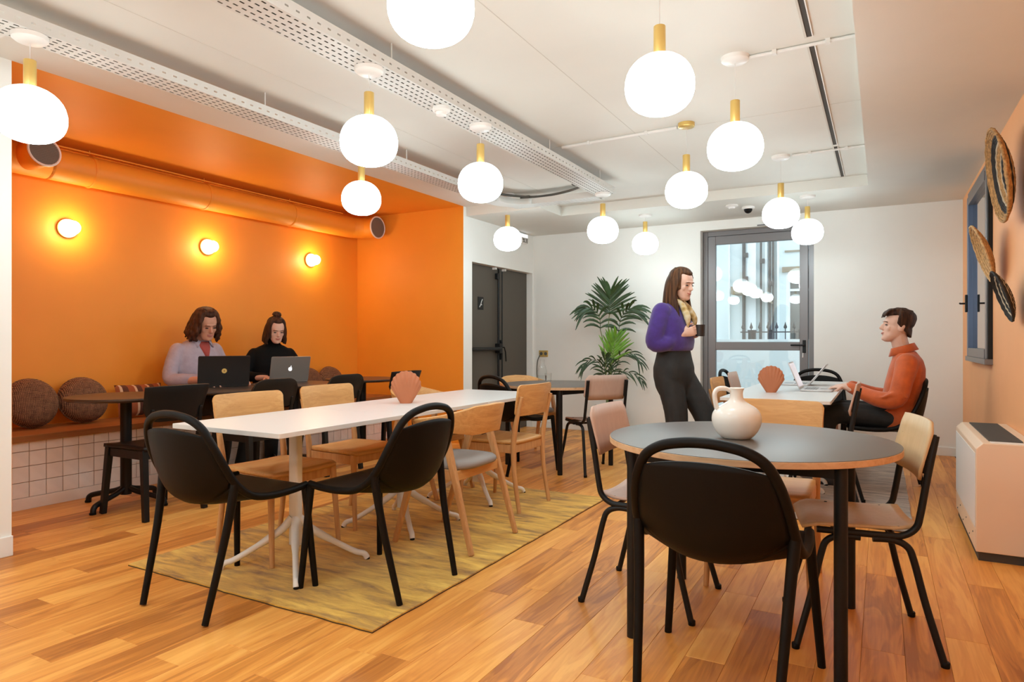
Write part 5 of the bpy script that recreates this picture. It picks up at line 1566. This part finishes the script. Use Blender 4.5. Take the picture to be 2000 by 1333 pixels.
for s_ in (1, -1):   # sleeve and waist creases
    for k in range(4):
        y0 = -.150 + .035 * k
        c.tube(spline([(s_ * .300, y0 - .02, .70 + .02 * k), (s_ * .305, y0 + .03, .755 - .01 * k), (s_ * .285, y0 + .07, .775 - .02 * k)], 4), [.003, .006, .008, .009, .009, .008, .007, .005, .003], 8)
    for k in range(3):
        c.tube(spline([(s_ * .190, -.10, .54 + .05 * k), (s_ * .150, .010, .56 + .05 * k), (s_ * .05, .030, .545 + .05 * k)], 4), [.003, .006, .009, .010, .010, .009, .008, .006, .003], 8)
c.build('jacket', 'jacket_orange', M1, remesh=.009, smit=2, angle=180)
cv = []; n_ = 30
for k in range(n_ + 1):
    a = R(lerp(112, 428, k / n_)); ca, sa = math.cos(a), math.sin(a)
    cv.append([(.068 * ca, -.125 + .070 * sa, 1.088 - .022 * sa), (.078 * ca, -.127 + .080 * sa, 1.094 - .024 * sa), (.104 * ca, -.132 + .104 * sa, 1.038 - .030 * sa)])
MB().add([p for r_ in cv for p in r_], [q for k in range(n_) for q in ((k * 3, k * 3 + 1, k * 3 + 4, k * 3 + 3), (k * 3 + 1, k * 3 + 2, k * 3 + 5, k * 3 + 4))]).build('collar', 'jacket_orange', M1, solid=.006, angle=60)
c = MB()
c.rings([sup(0, -.10, z, hw, hd, 28) for z, hw, hd in ((.478, .175, .14), (.52, .185, .15), (.60, .175, .135))])
for s_ in (1, -1): limb(c, [(s_ * .095, -.08, .545), (s_ * .125, .34, .560), (s_ * .125, .385, .34), (s_ * .115, .335, .10)], [.098, .080, .068, .062])
c.build('trousers', 'trouser_black', M1, remesh=.012, smit=3, angle=180)
for s_ in (1, -1):
    MB().rings([[(s_ * .115 + a * s1, .375 + b_ * s1 + o1, z + RUG) for a, b_ in [(.048 * math.cos(2 * pi * k / 20), .135 * math.sin(2 * pi * k / 20)) for k in range(20)]] for z, s1, o1 in ((0, .97, 0), (.012, 1, 0), (.05, .85, -.01), (.10, .5, -.045))]).build('shoe', 'shoe_dark', M1)
h = MB(); hair_shell(h, M, 74, puff=.016, low=.128, backlow=.040); h.ball((0, .010, .198), (.066, .080, .040), 20, 10, M)
rq = random.Random(4)
for i in range(34):   # swept fringe and tousled top
    a = R(rq.uniform(-80, 260)); rr0 = rq.uniform(.1, .95)
    p0 = Vector((math.sin(a) * .058 * rr0, -.015 + math.cos(a) * .075 * rr0, .222 + .012 * (1 - rr0)))
    p2 = p0 + Vector((math.sin(a) * .026, math.cos(a) * .030 + .012, -.010 - .028 * rr0))
    p1 = (p0 + p2) / 2 + Vector((0, 0, .012))
    P = [M @ q for q in spline([p0, p1, p2], 4)]
    h.tube(P, [lerp(.011, .004, k / (len(P) - 1)) for k in range(len(P))], 6)
for i in range(9):
    q = i / 8; x_ = lerp(-.052, .050, q)
    P = [M @ v for v in spline([(x_ * .8, .035, .222), (x_, .078, .205), (x_ * 1.05 + .012, .092, .172 + .012 * math.sin(i * 2.1))], 4)]
    h.tube(P, [lerp(.013, .005, k / (len(P) - 1)) for k in range(len(P))], 6)
h.build('hair', 'hair_dark', M1, remesh=.0055, smit=1, angle=180)

# ---------------------------------------------------------------- man on the bench (facing +x)
def sitter(label, loc, rz, headM, skin, nose, jaw, k=1.0):
    t = thing('person', label, 'person', (loc[0], loc[1], .5 * (1 - k)), rz); t.scale = (k, k, k)
    b = MB(); head_geo(b, headM, nose, jaw)
    return t, b
M = HM((.0, .110, 1.120), -12, 24, 3)
M2, b = sitter('man with shoulder-length brown hair in a pale lilac shirt typing on the bench', (-5.235, 3.725, 0), R(4 - 90), M, 'skin_warm', 1.05, 1.02, 1.07)
limb(b, [(0, .030, 1.06), (0, .055, 1.13), (0, .075, 1.19)], [.062, .056, .055])
b.rings([sup(0, y_, z, hw, hd) for z, y_, hw, hd in ((.52, .0, .16, .11), (.66, .01, .14, .10), (.85, .02, .15, .10), (1.00, .03, .17, .095), (1.075, .03, .09, .07))])
HR = (.155, .330, .785); HL = (-.150, .325, .785)
for s_, wp in ((1, HR), (-1, HL)):
    limb(b, [(s_ * .155, .03, .975), (s_ * .255, .06, .79), (s_ * .21, .23, .785), wp], [.040, .036, .032, .026])
    hand(b, wp, (-s_ * .30, .90, -.06), (0, -.06, -1), -s_, 22, 5, 1.0)
    limb(b, [(s_ * .09, .0, .565), (s_ * .12, .42, .570), (s_ * .12, .44, .30), (s_ * .11, .40, .09)], [.085, .062, .050, .038])
b.build('body', 'skin_warm', M2, remesh=.0055, smit=2, angle=180)
face_parts(M2, M, closed=True)
c = MB()
c.rings([sup(0, y_, z, hw, hd, 28) for z, y_, hw, hd in ((.505, .0, .195, .150), (.60, .0, .195, .150), (.74, .008, .190, .140), (.88, .018, .200, .135), (.98, .026, .200, .118), (1.030, .030, .178, .100), (1.075, .034, .120, .080), (1.095, .040, .082, .070))])
for s_, wp in ((1, HR), (-1, HL)):
    wv = Vector(wp)
    limb(c, [(s_ * .175, .028, 1.015), (s_ * .238, .040, .90), (s_ * .268, .065, .795), (s_ * .235, .170, .790), tuple(wv - Vector((s_ * .01, .075, -.004)))], [.062, .055, .054, .049, .040])
for k in range(4):
    c.tube(spline([(-.285 + .012 * k, .00, .86 + .035 * k), (-.345 + .015 * k, .06, .85 + .03 * k), (-.27 + .01 * k, .13, .86 + .03 * k)], 4), .009, 8)
c.build('shirt', 'shirt_lilac', M2, remesh=.010, smit=3, angle=180)
# open collar and the red t-shirt showing at the neck
for s_ in (1, -1):
    MB().add([(s_ * .038, .122, 1.085), (s_ * .076, .085, 1.115), (s_ * .088, .030, 1.122), (s_ * .095, .045, 1.080), (s_ * .075, .128, 1.035)], [(0, 1, 2, 3, 4)]).build('collar', 'shirt_lilac', M2, solid=.006)
tm = MB(); tm.rings([[(hw * math.cos(a), y_ + .020 * math.sin(a), z) for a in [2 * pi * k / 16 for k in range(16)]] for z, hw, y_ in ((.945, .006, .146), (.99, .026, .140), (1.04, .048, .124), (1.085, .058, .095))])
tm.build('t_shirt', 'tee_red', M2, angle=180)
c = MB()
c.rings([sup(0, .0, z, hw, hd, 28) for z, hw, hd in ((.500, .180, .14), (.55, .188, .15), (.62, .178, .135))])
for s_ in (1, -1): limb(c, [(s_ * .095, .02, .575), (s_ * .125, .43, .578), (s_ * .125, .465, .34), (s_ * .115, .41, .09)], [.098, .080, .068, .062])
c.build('trousers', 'trouser_black', M2, remesh=.012, smit=3, angle=180)
for s_ in (1, -1):
    MB().rings([[(s_ * .115 + a * s1, .45 + b_ * s1 + o1, z + .034) for a, b_ in [(.048 * math.cos(2 * pi * k / 20), .135 * math.sin(2 * pi * k / 20)) for k in range(20)]] for z, s1, o1 in ((0, .97, 0), (.012, 1, 0), (.05, .85, -.01), (.10, .5, -.045))]).build('shoe', 'shoe_dark', M2)
h = MB(); hair_shell(h, M, 54, puff=.022, low=.06, backlow=.0)
rq = random.Random(6)
for i in range(46):
    a = R(lerp(54, 306, i / 45)); fr = abs(i / 45 - .5) * 2
    x0, y0 = math.sin(a) * .086, math.cos(a) * .098 - .012
    pts = [(x0 * .5, y0 * .5, .236), (x0 * 1.0, y0 * 1.0, .165), (x0 * 1.22 + rq.uniform(-.008, .008), y0 * 1.15, .085 + rq.uniform(-.01, .01)), (x0 * 1.36 + rq.uniform(-.012, .012), y0 * 1.20 - .008, .025 + rq.uniform(-.015, .015)), (x0 * 1.30 + rq.uniform(-.015, .015), y0 * 1.15 - .006, -.018 + rq.uniform(-.018, .012))]
    P = [M @ v for v in spline(pts, 5)]
    P = [p + Vector((.006 * math.sin(k * 1.3 + i), .006 * math.cos(k * 1.1 + i * 2), 0)) for k, p in enumerate(P)]
    h.tube(P, [lerp(.013, .016, min(1, k / 8)) if k < 14 else lerp(.016, .007, (k - 13) / 7) for k in range(len(P))], 7)
h.build('hair', 'hair_chestnut', M2, remesh=.006, smit=1, angle=180)

# ---------------------------------------------------------------- woman on the bench
M = HM((.0, .120, 1.108), 2, 20, 0, .98)
W2, b = sitter('woman with a dark top knot and black turtleneck at the grey laptop', (-5.235, 4.560, 0), R(-26 - 90 + 0), M, 'skin_fair', .9, .97, 1.035)
limb(b, [(0, .035, 1.04), (0, .060, 1.12), (0, .080, 1.18)], [.055, .049, .049])
b.rings([sup(0, y_, z, hw, hd) for z, y_, hw, hd in ((.52, .0, .16, .11), (.66, .01, .13, .09), (.85, .02, .14, .09), (1.00, .03, .16, .085), (1.06, .03, .08, .06))])
HR = (.130, .330, .780); HL = (-.125, .330, .780)
for s_, wp in ((1, HR), (-1, HL)):
    limb(b, [(s_ * .145, .03, .965), (s_ * .238, .06, .79), (s_ * .19, .23, .78), wp], [.036, .034, .030, .023])
    hand(b, wp, (-s_ * .2, .92, -.06), (0, -.06, -1), -s_, 22, 5, .92)
    limb(b, [(s_ * .09, .0, .565), (s_ * .11, .40, .565), (s_ * .11, .42, .30), (s_ * .10, .38, .09)], [.085, .060, .048, .036])
b.build('body', 'skin_fair', W2, remesh=.0055, smit=2, angle=180)
face_parts(W2, M, closed=True)
c = MB()
c.rings([sup(0, y_, z, hw, hd, 28) for z, y_, hw, hd in ((.505, .0, .180, .145), (.60, .0, .172, .135), (.74, .008, .165, .125), (.88, .022, .178, .130), (.97, .026, .190, .112), (1.025, .030, .175, .095), (1.060, .034, .115, .072), (1.080, .040, .070, .062), (1.12, .058, .062, .060), (1.135, .064, .058, .057))])
for s_, wp in ((1, HR), (-1, HL)):
    wv = Vector(wp)
    limb(c, [(s_ * .160, .028, .990), (s_ * .226, .040, .88), (s_ * .248, .062, .79), (s_ * .220, .170, .785), tuple(wv - Vector((0, .040, -.002)))], [.056, .056, .054, .048, .036])
c.build('turtleneck', 'knit_black', W2, remesh=.010, smit=3, angle=180)
c = MB()
c.rings([sup(0, .0, z, hw, hd, 28) for z, hw, hd in ((.500, .175, .14), (.55, .182, .15), (.62, .172, .135))])
for s_ in (1, -1): limb(c, [(s_ * .095, .02, .575), (s_ * .115, .41, .572), (s_ * .115, .44, .34), (s_ * .105, .39, .09)], [.095, .076, .064, .056])
c.build('trousers', 'trouser_black', W2, remesh=.012, smit=3, angle=180)
for s_ in (1, -1):
    MB().rings([[(s_ * .105 + a * s1, .43 + b_ * s1 + o1, z + .018) for a, b_ in [(.045 * math.cos(2 * pi * k / 20), .125 * math.sin(2 * pi * k / 20)) for k in range(20)]] for z, s1, o1 in ((0, .97, 0), (.012, 1, 0), (.05, .85, -.01), (.10, .5, -.045))]).build('shoe', 'shoe_dark', W2)
h = MB(); hair_shell(h, M, 52, puff=.014, low=.05, backlow=.0)
rq = random.Random(8)
for i in range(40):
    a = R(lerp(56, 304, i / 39))
    x0, y0 = math.sin(a) * .080, math.cos(a) * .094 - .012
    pts = [(x0 * .5, y0 * .5, .230), (x0 * 1.0, y0 * 1.0, .15), (x0 * 1.12 + rq.uniform(-.006, .006), y0 * 1.08, .07), (x0 * 1.22 + rq.uniform(-.010, .010), y0 * 1.10 - .006, .01), (x0 * 1.22 + rq.uniform(-.012, .012), y0 * 1.05 - .004, -.022 + rq.uniform(-.015, .01))]
    P = [M @ v for v in spline(pts, 5)]
    h.tube(P, [lerp(.011, .013, min(1, k / 8)) if k < 14 else lerp(.013, .006, (k - 13) / 7) for k in range(len(P))], 7)
h.ball((0, -.022, .258), (.036, .036, .030), 14, 10, M)
for i in range(9):
    a = 2 * pi * i / 9; P = [M @ v for v in spline([(.020 * math.cos(a), -.022 + .020 * math.sin(a), .278), (.034 * math.cos(a), -.022 + .034 * math.sin(a), .270), (.046 * math.cos(a + .5), -.022 + .040 * math.sin(a + .5), .252)], 3)]
    h.tube(P, [lerp(.008, .003, k / (len(P) - 1)) for k in range(len(P))], 6)
h.build('hair', 'hair_dark', W2, remesh=.0055, smit=1, angle=180)
